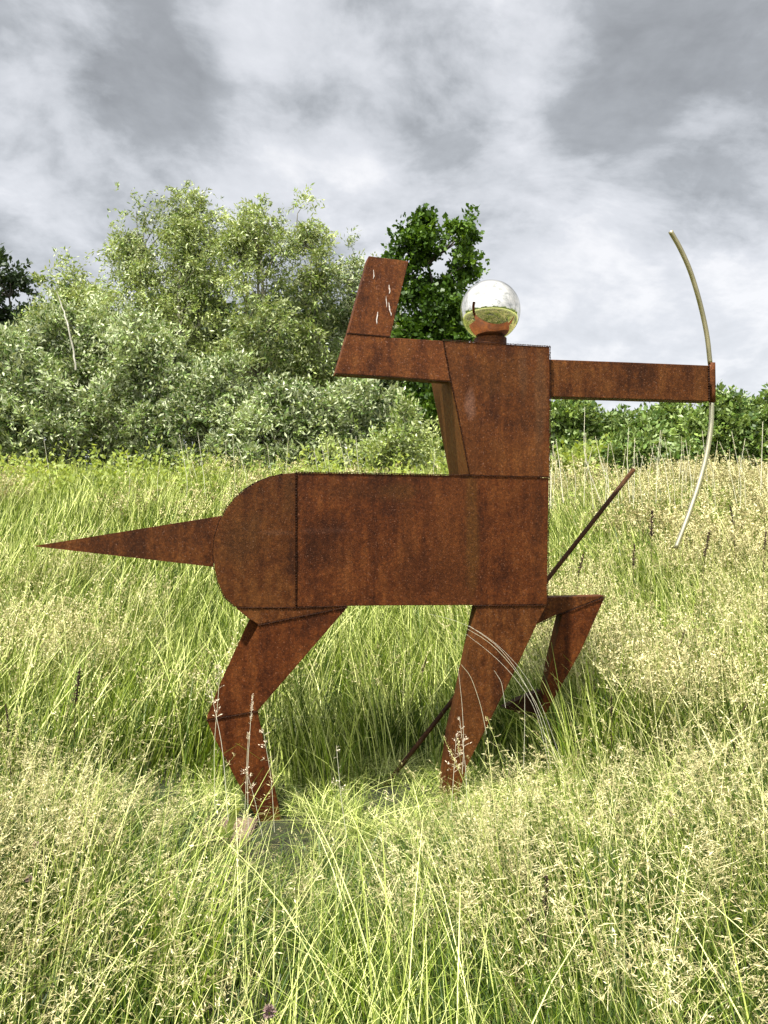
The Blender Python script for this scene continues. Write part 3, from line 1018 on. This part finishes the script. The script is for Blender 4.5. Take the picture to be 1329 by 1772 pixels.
# wood behind all of these; dark leaf colour stands in for shade between crowns
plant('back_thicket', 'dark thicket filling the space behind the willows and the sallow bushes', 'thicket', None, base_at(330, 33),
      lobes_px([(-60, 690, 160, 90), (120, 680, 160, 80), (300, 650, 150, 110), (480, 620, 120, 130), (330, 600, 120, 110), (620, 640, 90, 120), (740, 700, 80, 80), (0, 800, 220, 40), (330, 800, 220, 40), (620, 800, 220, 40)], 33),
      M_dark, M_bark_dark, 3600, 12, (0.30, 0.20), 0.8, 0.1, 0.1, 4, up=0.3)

# a belt of leafy weeds where the meadow meets the bushes
def weed_belt():
    n = 1000
    x = rng.uniform(-11, 11, n)
    y = rng.uniform(13.6, 19.5, n)
    z = ground_z(x, y)
    hmax = np.where((x < 1.6), rng.uniform(0.7, 1.35, n), rng.uniform(0.3, 0.85, n))
    patch = np.array([mnoise.noise(Vector((a * 0.6, b * 0.6, 3))) for a, b in zip(x, y)])
    keep = patch > -0.05
    x, y, z, hmax = x[keep], y[keep], z[keep], hmax[keep]
    n = len(x)
    k = 5
    O = np.repeat(np.stack([x, y, z + 0.1], 1), k, 0) + rng.normal(0, 0.07, (n * k, 3)) * np.array([1, 1, 0])
    D = unit(rng.normal(0, 0.22, (n * k, 3)) + np.array([0, 0, 1]))
    L = np.repeat(hmax, k) * rng.uniform(0.7, 1.15, n * k)
    V, Q, r = leaves_from_shoots(O, D, L, 15, 0.095, 0.045, 0.05, np.repeat(rng.uniform(0, 1, n), k), 1.1, 0.9)
    a = Acc(); a.add(V, Q, rnd=r)
    o = a.build('leafy_weeds', M_lime)
    tag(o, kind='stuff')


weed_belt()

# far tree belt behind the viewer and to the sides (seen in the mirror ball)
def far_belt():
    acc = Acc()
    n = 5200
    ang = rng.uniform(R(60), R(300), n)
    rad = rng.uniform(60, 75, n)
    x, y = rad * np.sin(ang), rad * np.cos(ang)
    hh = 4.5 + 2.5 * np.sin(ang * 9.0) + 1.5 * np.sin(ang * 23 + 1)
    z = rng.uniform(0, 1, n) * np.maximum(hh, 2.0)
    O = np.stack([x, y, z + ground_z(x, y)], 1)
    D = unit(rng.normal(0, 1, (n, 3)) + np.array([0, 0, 0.4]))
    V, Q, r = leaves_from_shoots(O, D, np.full(n, 1.6), 7, 1.0, 0.7, 0.1, rng.uniform(0, 1, n))
    acc.add(V, Q, rnd=r)
    o = acc.build('treeline', M_hedge)
    tag(o, kind='stuff')


far_belt()


# ------------------------------------------------------------------ grass tufts
def ribbon(acc, base, az, lean, height, width, curve, nseg, rnd, face, t0=0.0, t1=1.0, s=0.0, taper=0.85):
    ts = np.linspace(0, 1, nseg + 1)
    dirx, diry = math.cos(az), math.sin(az)
    out = (lean * ts + curve * ts ** 2.4) * height
    up = height * (ts - 0.30 * min(abs(curve), 1.5) * ts ** 3 * (curve > 0.3) - 0.06 * ts ** 2 * abs(lean))
    px_ = base[0] + dirx * out; py_ = base[1] + diry * out; pz = base[2] + up
    wv = width * 0.5 * (1 - taper * ts ** 1.6)
    fx, fy = math.cos(face), math.sin(face)
    L = np.stack([px_ - fx * wv, py_ - fy * wv, pz], 1)
    Rr = np.stack([px_ + fx * wv, py_ + fy * wv, pz], 1)
    V = np.empty((2 * (nseg + 1), 3)); V[0::2] = L; V[1::2] = Rr
    i = np.arange(nseg) * 2
    Q = np.stack([i, i + 1, i + 3, i + 2], 1)
    acc.add(V, Q, rnd=rnd, t=np.repeat(t0 + (t1 - t0) * ts, 2), s=s)
    return np.stack([px_, py_, pz], 1)


def quads_at(acc, P0, D, l, w_, rnd, s=1.0, t=1.0):
    """many little spikelets: diamonds from P0 along D"""
    D = unit(D)
    side_ = unit(np.cross(D, rng.normal(0, 1, D.shape)))
    l = np.asarray(l).reshape(-1, 1); w_ = np.asarray(w_).reshape(-1, 1)
    V = np.stack([P0, P0 + D * l * .45 + side_ * w_ * .5, P0 + D * l, P0 + D * l * .45 - side_ * w_ * .5], 1).reshape(-1, 3)
    Q = np.arange(len(V)).reshape(-1, 4)
    acc.add(V, Q, rnd=np.repeat(rnd, 4), t=t, s=s)


def panicle(acc, path, frac, length, nb, rnd, spike=0.007, wid=0.0028, spread=1.0):
    """open, feathery seed head on the top part of a stem"""
    n = len(path)
    ts = np.linspace(0, 1, n)
    tb = rng.uniform(1 - frac, 1.0, nb)
    B = np.stack([np.interp(tb, ts, path[:, k]) for k in range(3)], 1)
    az = rng.uniform(0, 2 * math.pi, nb)
    fl = (1.02 - tb) / frac
    D = np.stack([np.cos(az) * spread, np.sin(az) * spread, rng.uniform(0.25, 1.0, nb)], 1)
    D = unit(D)
    L = length * (0.3 + 0.8 * fl) * rng.uniform(0.6, 1.2, nb)
    # branchlets
    side_ = unit(np.cross(D, np.array([0.3, 0.4, 0.1]))) * 0.0007
    E = B + D * L[:, None]; E[:, 2] -= L * 0.15
    V = np.stack([B - side_, B + side_, E + side_ * .5, E - side_ * .5], 1).reshape(-1, 3)
    acc.add(V, np.arange(len(V)).reshape(-1, 4), rnd=rnd, t=1.0, s=1.0)
    k = 3
    tt = rng.uniform(0.35, 1.05, (nb, k))
    P0 = (B[:, None, :] + (E - B)[:, None, :] * tt[:, :, None]).reshape(-1, 3) + rng.normal(0, 0.0025, (nb * k, 3))
    DD = np.repeat(D, k, 0) + rng.normal(0, 0.55, (nb * k, 3))
    quads_at(acc, P0, DD, spike * rng.uniform(0.7, 1.4, nb * k), wid * rng.uniform(0.8, 1.3, nb * k), np.clip(rnd + rng.normal(0, .3, nb * k), 0, 1))


def spike_head(acc, path, frac, rad, rnd, n=60, spike=0.008, wid=0.003):
    m = len(path)
    ts = np.linspace(0, 1, m)
    tb = rng.uniform(1 - frac, 1.0, n)
    B = np.stack([np.interp(tb, ts, path[:, k]) for k in range(3)], 1)
    az = rng.uniform(0, 2 * math.pi, n)
    D = np.stack([np.cos(az), np.sin(az), rng.uniform(0.6, 1.8, n)], 1)
    quads_at(acc, B + unit(D) * rad * 0.3, D, spike + rad * rng.uniform(.4, 1, n), np.full(n, wid), np.clip(rnd + rng.normal(0, .25, n), 0, 1))


tuft_col = bpy.data.collections.new('grass_sources')      # not linked to the scene: sources of the instances
TUFTS = []


def finish_tuft(acc, mat):
    i = len(TUFTS)
    o = acc.build('source_%02d' % i, mat, do_link=False)
    tuft_col.objects.link(o)
    TUFTS.append(o)
    return i


def disc(r):
    a, q = rng.uniform(0, 2 * math.pi), r * math.sqrt(rng.uniform())
    return (q * math.cos(a), q * math.sin(a), -0.01)


def blades_tuft(n, r, h, wid, mat, lean=0.15, curve=0.35, nseg=6):
    a = Acc()
    for _ in range(n):
        az = rng.normal(0, 1.1)
        ribbon(a, disc(r), az, lean * rng.uniform(0.2, 1.8), h * rng.uniform(0.5, 1.12), wid * rng.uniform(0.6, 1.3),
               curve * abs(rng.normal(0, 1.0)), nseg, rng.uniform(), rng.uniform(0, math.pi))
    return finish_tuft(a, mat)


def seed_tuft(n, r, h, mat, kind='panicle', stem_w=0.0022, nb=22, ln=0.07, nblade=10, spread=1.0, spike=0.007, wid=0.0028, frac=0.30):
    a = Acc()
    for _ in range(n):
        az = rng.normal(0, 1.4); rn = rng.uniform()
        hh = h * rng.uniform(0.72, 1.12)
        path = ribbon(a, disc(r), az, rng.uniform(0.02, 0.22), hh, stem_w, rng.uniform(0.0, 0.30), 7, rn, rng.uniform(0, math.pi), 0.4, 1.0, 0.0, 0.5)
        if kind == 'panicle':
            panicle(a, path, frac, ln * rng.uniform(.7, 1.2), nb, rn, spike, wid, spread)
        else:
            spike_head(a, path, rng.uniform(0.09, 0.16), rng.uniform(0.004, 0.007), rn)
    for _ in range(nblade):
        ribbon(a, disc(r), rng.normal(0, 1.3), 0.2 * rng.uniform(.3, 2), h * rng.uniform(0.4, 0.9), (stem_w * 1.7) * rng.uniform(.6, 1.4),
               0.4 * abs(rng.normal()), 6, rng.uniform(), rng.uniform(0, math.pi))
    return finish_tuft(a, mat)


# near and middle green blades
G_NEAR = [blades_tuft(24, 0.13, 0.88, 0.0062, M_grass, 0.09, 0.32) for _ in range(5)]
G_FINE = [blades_tuft(32, 0.14, 0.88, 0.0038, M_grass, 0.09, 0.36) for _ in range(5)]
G_MID = [blades_tuft(40, 0.25, 0.95, 0.0085, M_grass, 0.12, 0.34) for _ in range(6)]
G_FAR = [blades_tuft(56, 0.42, 0.98, 0.0160, M_grass, 0.13, 0.32, 5) for _ in range(5)]
U_NEAR = [blades_tuft(36, 0.17, 0.62, 0.0070, M_under, 0.14, 0.35) for _ in range(4)]
U_FAR = [blades_tuft(70, 0.40, 0.62, 0.0150, M_under, 0.14, 0.35, 5) for _ in range(4)]
# seed grasses
S_NEAR = [seed_tuft(12, 0.14, 0.94, M_dry, 'panicle', nb=13, nblade=13, stem_w=0.0028, spike=0.014, wid=0.0026, ln=.065) for _ in range(5)]
S_DENSE = [seed_tuft(12, 0.14, 0.86, M_dry, 'panicle', nb=18, ln=0.06, nblade=7, frac=0.40, stem_w=.0026, spike=0.013, wid=0.0025) for _ in range(5)]
S_SPIKE = [seed_tuft(12, 0.15, 0.95, M_dry, 'spike', 0.0030, nblade=12) for _ in range(3)]
S_MID = [seed_tuft(18, 0.26, 1.0, M_dry, 'panicle', 0.0055, nb=10, ln=0.07, nblade=34, spike=0.018, wid=0.0066, spread=.7) for _ in range(5)]
S_FAR = [seed_tuft(26, 0.45, 1.08, M_dry, 'panicle', 0.0095, nb=9, ln=0.06, nblade=45, spike=0.034, wid=0.0125, spread=0.4, frac=0.22) for _ in range(5)]


def ylim_at(pxl):
    """row of the photograph below which the grass in front of the sculpture keeps (shorter grass there)"""
    return float(np.interp(pxl, [-200, 120, 300, 380, 470, 560, 640, 760, 830, 880, 960, 1050, 1400],
                           [1200, 1240, 1330, 1405, 1450, 1425, 1400, 1395, 1355, 1292, 1285, 1240, 1200]))


pts, rots, scls, idxs = {'meadow_grass': [], 'seeding_grass': []}, {'meadow_grass': [], 'seeding_grass': []}, {'meadow_grass': [], 'seeding_grass': []}, {'meadow_grass': [], 'seeding_grass': []}


def put(which, x, y, h_scale, w_scale, idx, az, tilt):
    pts[which].append((x, y, float(ground_z(x, y))))
    rots[which].append((0.0, tilt, az))
    scls[which].append((w_scale, w_scale, h_scale))
    idxs[which].append(idx)


def scatter(y0, y1, dens, kind):
    half = lambda yy: 0.475 * yy + (1.1 if yy < 5 else 1.6)
    area = (half(y0) + half(y1)) * (y1 - y0)
    n = int(area * dens)
    for _ in range(n):
        y = rng.uniform(y0, y1)
        x = rng.uniform(-1, 1) * half(y)
        pxl = CX + x / y * FPX
        nz = mnoise.noise(Vector((x * 0.9, y * 0.7, 1.3)))       # -1..1, patches of kinds
        nz2 = mnoise.noise(Vector((x * 2.1 + 9, y * 1.8, 4.7)))
        # the sculpture's own footprint stays clear of tufts in front of the thin legs
        if kind == 'near':
            lim = ylim_at(pxl)
            hmax = EYE - (lim - CY) / FPX * y
            hmax = min(hmax * 1.02, 0.95)
            if y > 4.3: hmax = min(hmax, 0.16 if 380 < pxl < 860 else 0.5)
            if hmax < 0.13: continue
            hs = hmax * rng.uniform(0.70, 1.03) / 0.95
            bias = np.interp(pxl, [0, 330, 700, 1000, 1329], [-0.02, -0.16, -0.07, -0.16, 0.04])
            drt = 0.55 * nz + 0.4 * nz2 + 0.30 * rng.normal() + bias + np.interp(y, [1, 2.2, 3, 4.6], [-0.12, 0.05, 0.12, 0.0])
            if drt > 0.02:
                idx = int(rng.choice(S_DENSE if rng.uniform() < 0.5 else S_NEAR)); wh = 'seeding_grass'
            elif drt > -0.12 and rng.uniform() < 0.5:
                idx = int(rng.choice(S_NEAR + S_SPIKE)); wh = 'seeding_grass'
            else:
                idx = int(rng.choice(G_NEAR + G_FINE + G_FINE)); wh = 'meadow_grass'
            ws = rng.uniform(0.85, 1.1) if hs > 0.5 else max(0.55, hs * 1.3)
        elif kind == 'mid':
            hs = rng.uniform(0.72, 1.05) * (1 + 0.15 * nz)
            if y < (5.32 if pxl > 845 else 5.16) and 560 < pxl < 975: continue
            if y < 5.9 and abs(x) < 1.2: hs *= 0.85
            bias = np.interp(pxl, [0, 200, 400, 800, 950, 1329], [-0.16, -0.08, -0.28, -0.4, -0.16, 0.0])
            if 0.7 * nz + 0.3 * nz2 + 0.28 * rng.normal() + bias > 0.05:
                idx = int(rng.choice(S_MID)); wh = 'seeding_grass'
            else:
                idx = int(rng.choice(G_MID)); wh = 'meadow_grass'
            ws = rng.uniform(0.85, 1.15)
        else:
            hs = rng.uniform(0.65, 1.0) * (1 + 0.2 * nz)
            bias = np.interp(pxl, [0, 400, 900, 1000, 1329], [-0.6, -0.5, -0.35, -0.12, 0.02])
            if 0.7 * nz + 0.3 * nz2 + 0.25 * rng.normal() + bias > 0.08:
                idx = int(rng.choice(S_FAR)); wh = 'seeding_grass'
            else:
                idx = int(rng.choice(G_FAR)); wh = 'meadow_grass'
            ws = rng.uniform(0.85, 1.15)
        for _u in range(1):
            ux, uy = x + rng.normal(0, .15), y + rng.normal(0, .12)
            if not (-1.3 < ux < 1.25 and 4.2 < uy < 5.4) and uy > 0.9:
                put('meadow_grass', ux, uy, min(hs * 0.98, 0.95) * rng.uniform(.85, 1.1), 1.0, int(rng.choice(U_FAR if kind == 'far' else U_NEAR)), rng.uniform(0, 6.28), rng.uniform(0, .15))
        # tufts lean: tips to the right on the left, to the left on the far right
        lean = np.interp(pxl, [-100, 250, 600, 900, 1329], [0.18, 0.16, 0.03, -0.08, -0.18]) + 0.14 * nz2
        az = rng.normal(0, 0.8) + (0 if lean > 0 else math.pi)
        put(wh, x, y, hs, ws, idx, az, abs(lean) * rng.uniform(0.1, 0.75))


scatter(0.95, 4.7, 30, 'near')
scatter(4.85, 9.5, 22, 'mid')
# short sward round the feet of the sculpture
for _ in range(380):
    x, y = rng.uniform(-1.1, 1.1), rng.uniform(3.9, 5.6)
    pq = CX + x / y * FPX
    if (370 < pq < 530 and y < 4.55) or (625 < pq < 700 and 4.45 < y < 5.06): continue
    put('meadow_grass', x, y, rng.uniform(0.12, 0.26), rng.uniform(.6, .9), int(rng.choice(G_FINE + G_NEAR)), rng.uniform(0, 6.28), rng.uniform(0, .3))
scatter(9.3, 17.5, 12, 'far')
# rough grass around and behind the viewer
for _ in range(900):
    a_, r_ = rng.uniform(0, 2 * math.pi), rng.uniform(1.6, 16)
    x, y = r_ * math.sin(a_), r_ * math.cos(a_)
    if y > 0.6 and abs(x) < 0.475 * y + 1.3: continue
    if math.hypot(x, y) < 1.3: continue
    nz = mnoise.noise(Vector((x * 0.9, y * 0.7, 1.3)))
    if nz > 0: put('seeding_grass', x, y, rng.uniform(.6, .85), 1.1, int(rng.choice(S_FAR)), rng.uniform(0, 6.28), rng.uniform(0, .2))
    else: put('meadow_grass', x, y, rng.uniform(.6, .85), 1.1, int(rng.choice(G_FAR)), rng.uniform(0, 6.28), rng.uniform(0, .2))


def gn_instancer(name, label):
    me = bpy.data.meshes.new(name)
    P_ = np.array(pts[name], dtype=np.float32)
    me.vertices.add(len(P_)); me.vertices.foreach_set('co', P_.ravel())
    for k, arr in (('rot', rots[name]), ('scl', scls[name])):
        a = me.attributes.new(k, 'FLOAT_VECTOR', 'POINT')
        a.data.foreach_set('vector', np.array(arr, dtype=np.float32).ravel())
    a = me.attributes.new('idx', 'INT', 'POINT'); a.data.foreach_set('value', np.array(idxs[name], dtype=np.int32))
    o = link(bpy.data.objects.new(name, me))
    ng = bpy.data.node_groups.new(name + '_nodes', 'GeometryNodeTree')
    ng.interface.new_socket('Geometry', in_out='INPUT', socket_type='NodeSocketGeometry')
    ng.interface.new_socket('Geometry', in_out='OUTPUT', socket_type='NodeSocketGeometry')
    N, Lk = ng.nodes, ng.links
    gi, gout = N.new('NodeGroupInput'), N.new('NodeGroupOutput')
    ci = N.new('GeometryNodeCollectionInfo')
    ci.inputs['Collection'].default_value = tuft_col
    ci.inputs['Separate Children'].default_value = True
    ci.inputs['Reset Children'].default_value = True
    iop = N.new('GeometryNodeInstanceOnPoints')
    iop.inputs['Pick Instance'].default_value = True

    def named(nm, tp):
        q = N.new('GeometryNodeInputNamedAttribute'); q.data_type = tp
        q.inputs['Name'].default_value = nm
        return q.outputs['Attribute']
    Lk.new(gi.outputs[0], iop.inputs['Points'])
    Lk.new(ci.outputs[0], iop.inputs['Instance'])
    Lk.new(named('idx', 'INT'), iop.inputs['Instance Index'])
    Lk.new(named('rot', 'FLOAT_VECTOR'), iop.inputs['Rotation'])
    Lk.new(named('scl', 'FLOAT_VECTOR'), iop.inputs['Scale'])
    Lk.new(iop.outputs[0], gout.inputs[0])
    md = o.modifiers.new('scatter', 'NODES'); md.node_group = ng
    tag(o, label, kind='stuff')
    return o


gn_instancer('meadow_grass', 'long green and yellow meadow grass')
gn_instancer('seeding_grass', 'dry straw coloured seeding grass')
print('instances', {k: len(v) for k, v in pts.items()})

# stems crossing the legs of the sculpture
a = Acc()
def stem_px(pp, d0, width, head=None, rn=0.5):
    P3 = np.array([tuple(W(x, y, d0)) for x, y in pp])
    n = 14
    ts = np.linspace(0, 1, len(P3)); tn = np.linspace(0, 1, n)
    Q3 = np.stack([np.interp(tn, ts, P3[:, k]) for k in range(3)], 1)
    for _ in range(2): Q3[1:-1] = (Q3[:-2] + Q3[1:-1] * 2 + Q3[2:]) / 4
    V, Q, T = tube_arrays(Q3, np.linspace(width, width * .5, n), 4, False)
    a.add(V, Q, rnd=rn, t=1.0, s=0.0)
    if head == 'panicle': panicle(a, Q3, 0.5, 0.05, 16, rn, 0.012, 0.004, 1.0)
    if head == 'spike': spike_head(a, Q3, 0.2, 0.006, rn, 60)


for pp, dd, wd, hd in (
        ([(955, 1330), (935, 1235), (900, 1165), (860, 1115), (812, 1083)], 4.3, 0.0011, None),
        ([(965, 1330), (938, 1230), (893, 1160), (850, 1112), (808, 1088)], 4.28, 0.0012, None),
        ([(950, 1330), (930, 1228), (892, 1172), (850, 1130), (806, 1097)], 4.25, 0.0009, None),
        ([(975, 1330), (945, 1235), (910, 1165), (858, 1110), (800, 1075), (740, 1062)], 4.35, 0.0008, None),
        ([(800, 1340), (803, 1290), (800, 1220), (792, 1150)], 4.2, 0.0012, None),
        ([(842, 1270), (832, 1220), (815, 1170), (798, 1150)], 4.2, 0.0012, None),
        ([(875, 1225), (868, 1180), (855, 1160)], 4.2, 0.001, None),
        ([(906, 1330), (908, 1260), (908, 1200)], 4.2, 0.0013, None),
        ([(430, 1450), (428, 1330), (437, 1203)], 3.9, 0.0016, 'spike'),
        ([(424, 1400), (428, 1300), (430, 1270)], 3.95, 0.0014, 'spike'),
        ([(475, 1440), (470, 1350), (455, 1260)], 3.9, 0.0014, 'panicle'),
        ([(395, 1420), (385, 1290), (372, 1230), (362, 1180)], 3.8, 0.0014, 'panicle'),
        ([(372, 1400), (370, 1290), (380, 1180), (378, 1155)], 3.8, 0.0014, 'panicle'),
        ([(455, 1450), (440, 1380), (425, 1330)], 3.8, 0.0014, 'panicle'),
        ([(780, 1420), (785, 1340), (790, 1270)], 4.0, 0.0014, 'panicle'),
        ([(810, 1420), (806, 1330), (795, 1240)], 4.0, 0.0014, 'panicle'),
        ([(600, 1450), (590, 1380), (582, 1290)], 4.0, 0.0016, 'panicle'),
        ([(1040, 870), (1010, 790), (1012, 705)], 12.5, 0.006, 'spike'),
        ([(1090, 870), (1085, 800), (1088, 740)], 12.8, 0.006, 'spike'),
        ([(1135, 870), (1138, 800), (1143, 745)], 12.3, 0.006, 'spike'),
        ([(1316, 870), (1318, 800), (1320, 730)], 12.0, 0.006, 'spike'),
        ([(1275, 870), (1260, 800), (1245, 765)], 12.0, 0.006, 'spike'),
        ([(975, 870), (968, 800), (962, 760)], 12.0, 0.006, 'spike'),
        ([(1160, 870), (1150, 800), (1135, 770)], 12.0, 0.006, 'spike'),
        ([(1060, 870), (1040, 800), (1030, 755)], 12.0, 0.006, 'spike')):
    stem_px(pp, dd, wd, hd, rng.uniform(.3, 1))
for _ in range(70):      # tall pale stems rising against the hedge and the sallows
    x0 = rng.uniform(940, 1340) if rng.uniform() < 0.75 else rng.uniform(0, 760)
    dd = rng.uniform(11.5, 15)
    yt = rng.uniform(745, 800)
    stem_px([(x0, 880), (x0 + rng.uniform(-5, 5), 830), (x0 + rng.uniform(-18, 10), yt)], dd, 0.0045, 'spike' if rng.uniform() < .7 else 'panicle', rng.uniform())
o = a.build('tall_grass_stems', M_stem)
tag(o, 'single pale grass stems rising above the rest', kind='stuff')

# dark dock seed stalks
dock_spec = [
    (135, 1185, 60, 4.6, 8, 'dark brown dock seed stalk in the pale grass below the pointed tail'),
    (12, 1238, 42, 4.3, -8, 'dark brown dock seed stalk at the left edge of the photo, lower than the tail'),
    (1128, 905, 46, 7.0, 2, 'upright dark seed stalk between the rod tip and the lower bow limb'),
    (1097, 960, 40, 6.6, 3, 'small dark seed stalk below and right of the rod tip'),
    (1224, 940, 46, 7.0, 12, 'dark leaning seed stalk right of the lower end of the bow'),
    (1266, 890, 34, 7.5, -12, 'thin dark seed stalk right of the curve of the lower bow limb'),
    (1324, 935, 34, 6.6, 6, 'dark seed stalk at the right edge of the photo beyond the bow'),
    (1006, 975, 40, 6.2, 14, 'dark seed stalk just right of where the rod leaves the barrel'),
    (1180, 1105, 34, 5.6, 18, 'thin dark seed stalk in the green grass below the bow end'),
    (1248, 1132, 26, 5.5, 16, 'short dark seed stalk in the grass below the bow, nearer the right edge'),
    (1058, 1222, 34, 4.9, 0, 'dark seed stalk in the grass right of the raised hoof'),
    (1288, 1225, 22, 4.6, 40, 'steeply bent dark seed stalk low at the right side'),
    (735, 1150, 26, 5.6, 16, 'small dark seed stalk between the hind leg and the fore leg, under the barrel'),
    (945, 1545, 60, 2.5, 2, 'thin dark seed stalk low in the foreground, right of the fore leg'),
    (915, 1590, 40, 2.4, 30, 'bent dark seed stalk low in the foreground, beside a taller one'),
]
for (x, y, hp, dd, ang, lab) in dock_spec:
    c = W(x, y, dd)
    L = hp / FPX * dd
    g = float(ground_z(c.x, c.y))
    rt = empty('seed_stalk', (c.x, c.y, g))
    tag(rt, lab, 'seed stalk', 'dark seed stalks in the meadow')
    tilt = R(ang)
    dirn = np.array([math.sin(tilt), 0.0, math.cos(tilt)])
    c0 = np.array([0, 0, c.z - g]) - dirn * L * 0.5
    c1 = np.array([0, 0, c.z - g]) + dirn * L * 0.5
    bend = np.array([-dirn[0] * (c.z - g) * 0.25, 0, 0])
    st = np.array([np.array([c0[0] + bend[0], 0, -0.02]), (c0 + np.array([c0[0] + bend[0], 0, 0])) / 2, c0, c1])
    sa = Acc(); V, Q, T = tube_arrays(st, [0.0022, 0.002, 0.0017, 0.001], 5, False); sa.add(V, Q)
    sa.build('stem', M_seedhead, rt)
    ha = Acc()
    V, Q, T = tube_arrays(np.stack([c0, (c0 + c1) / 2, c1]), [L * .022, L * .02, L * .008], 6, True); ha.add(V, Q, T)
    n = 150
    t = np.concatenate([rng.normal(m_, 0.05, n // 5) for m_ in (0.1, 0.3, 0.5, 0.7, 0.88)])
    t = np.clip(t, 0, 1)
    B = c0 + (c1 - c0) * t[:, None]
    rad = L * 0.07 * (1.1 - t)[:, None] + 0.001
    o_ = unit(rng.normal(0, 1, (len(t), 3))) * rad
    D = unit(rng.normal(0, 1, (len(t), 3)) + np.array([0, 0, .8]))
    s_ = unit(np.cross(D, rng.normal(0, 1, D.shape)))
    q = L * 0.065
    V = np.stack([B + o_, B + o_ + D * q * .5 + s_ * q * .35, B + o_ + D * q, B + o_ + D * q * .5 - s_ * q * .35], 1).reshape(-1, 3)
    ha.add(V, np.arange(len(V)).reshape(-1, 4))
    ha.build('seed_head', M_seedhead, rt)

# broad dock leaf plant and a half buried slab beside the hind foot
bx = W(392, 1455, 4.15)
g0 = 0.0
dk = empty('dock_plant', (bx.x, bx.y, 0)); tag(dk, 'broad-leaved green dock plant beside the hind foot', 'plant')
for k, (az, ln, up_, wd) in enumerate(((0.9, 0.20, 1.5, 0.045), (2.2, 0.14, 1.0, 0.04), (3.6, 0.16, .8, 0.045), (5.2, 0.13, .9, 0.04))):
    la = Acc()
    ts = np.linspace(0, 1, 9)
    cxx = np.cos(az) * ln * ts * 0.6; cyy = -abs(np.sin(az)) * ln * 0.25 * ts
    cz = ln * up_ * (ts - 0.35 * ts ** 3)
    wv = wd * np.sin(np.clip(ts * 1.05 - 0.08, 0.02, 1) * math.pi) ** 0.7 + 0.002
    mid = np.stack([cxx, cyy, cz], 1)
    sd_ = np.array([math.cos(0.35), 0.25, 0.25])
    V = np.concatenate([mid - sd_ * wv[:, None] * .5 + [0, 0, .004], mid, mid + sd_ * wv[:, None] * .5 + [0, 0, .004]])
    Q = [(i, i + 1, 9 + i + 1, 9 + i) for i in range(8)] + [(9 + i, 9 + i + 1, 18 + i + 1, 18 + i) for i in range(8)]
    la.add(V, Q, rnd=0.5 + 0.1 * k)
    la.build('leaf', M_lime, dk, smooth=True)
sl = W(392, 1452, 4.15)
bm = bmesh.new()
bmesh.ops.create_cube(bm, size=1)
for v in bm.verts:
    v.co = Vector((v.co.x * 0.20, v.co.y * 0.30, v.co.z * 0.04))
bmesh.ops.bevel(bm, geom=bm.edges[:], offset=0.008, segments=2, affect='EDGES')
bmesh.ops.subdivide_edges(bm, edges=bm.edges[:], cuts=2)
for v in bm.verts: v.co += Vector(mnoise.noise_vector(v.co * 20)) * 0.003
slab = mesh_obj('ground_slab', bm, M_slab, None)
slab.location = (sl.x + 0.02, sl.y + 0.12, 0.012)
tag(slab, 'small brown slab lying flush in the grass beside the hind foot', 'slab')

# a few pinkish clover heads in the foreground
M_clover = simple_mat('faded_pink_petal', (0.30, 0.16, 0.15), (0.62, 0.45, 0.40), 220)
for (x, y, dd, lab) in ((62, 1462, 3.0, 'faded pink clover head near the left edge, level with the hind foot'),
                        (50, 1522, 2.6, 'faded pink clover head near the left edge, lower and nearer than its neighbour'),
                        (466, 1752, 1.45, 'faded pink clover head at the very bottom of the photo, left of centre'),
                        (1162, 1408, 3.0, 'faded pink clover head in the bright grass to the right, below the raised hoof')):
    c = W(x, y, dd)
    rt = empty('clover_flower', (c.x, c.y, 0.0))
    tag(rt, lab, 'flower', 'clover heads in the foreground')
    sa = Acc(); V, Q, T = tube_arrays(np.array([(0.02, 0, 0), (0.01, 0, c.z * .5), (0, 0, c.z)]), [.0016, .0015, .0013], 5, False)
    sa.add(V, Q, rnd=.5, t=.5, s=0.0); sa.build('stem', M_grass, rt)
    u_ = unit(rng.normal(0, 1, (130, 3)))
    D = unit(u_ + np.array([0, 0, .5])); s_ = unit(np.cross(D, rng.normal(0, 1, D.shape)))
    P0 = np.array([0, 0, c.z]) + u_ * 0.003
    V = np.stack([P0, P0 + D * .006 + s_ * .0016, P0 + D * .0115, P0 + D * .006 - s_ * .0016], 1).reshape(-1, 3)
    ca = Acc(); ca.add(V, np.arange(len(V)).reshape(-1, 4)); ca.build('flower_head', M_clover, rt)
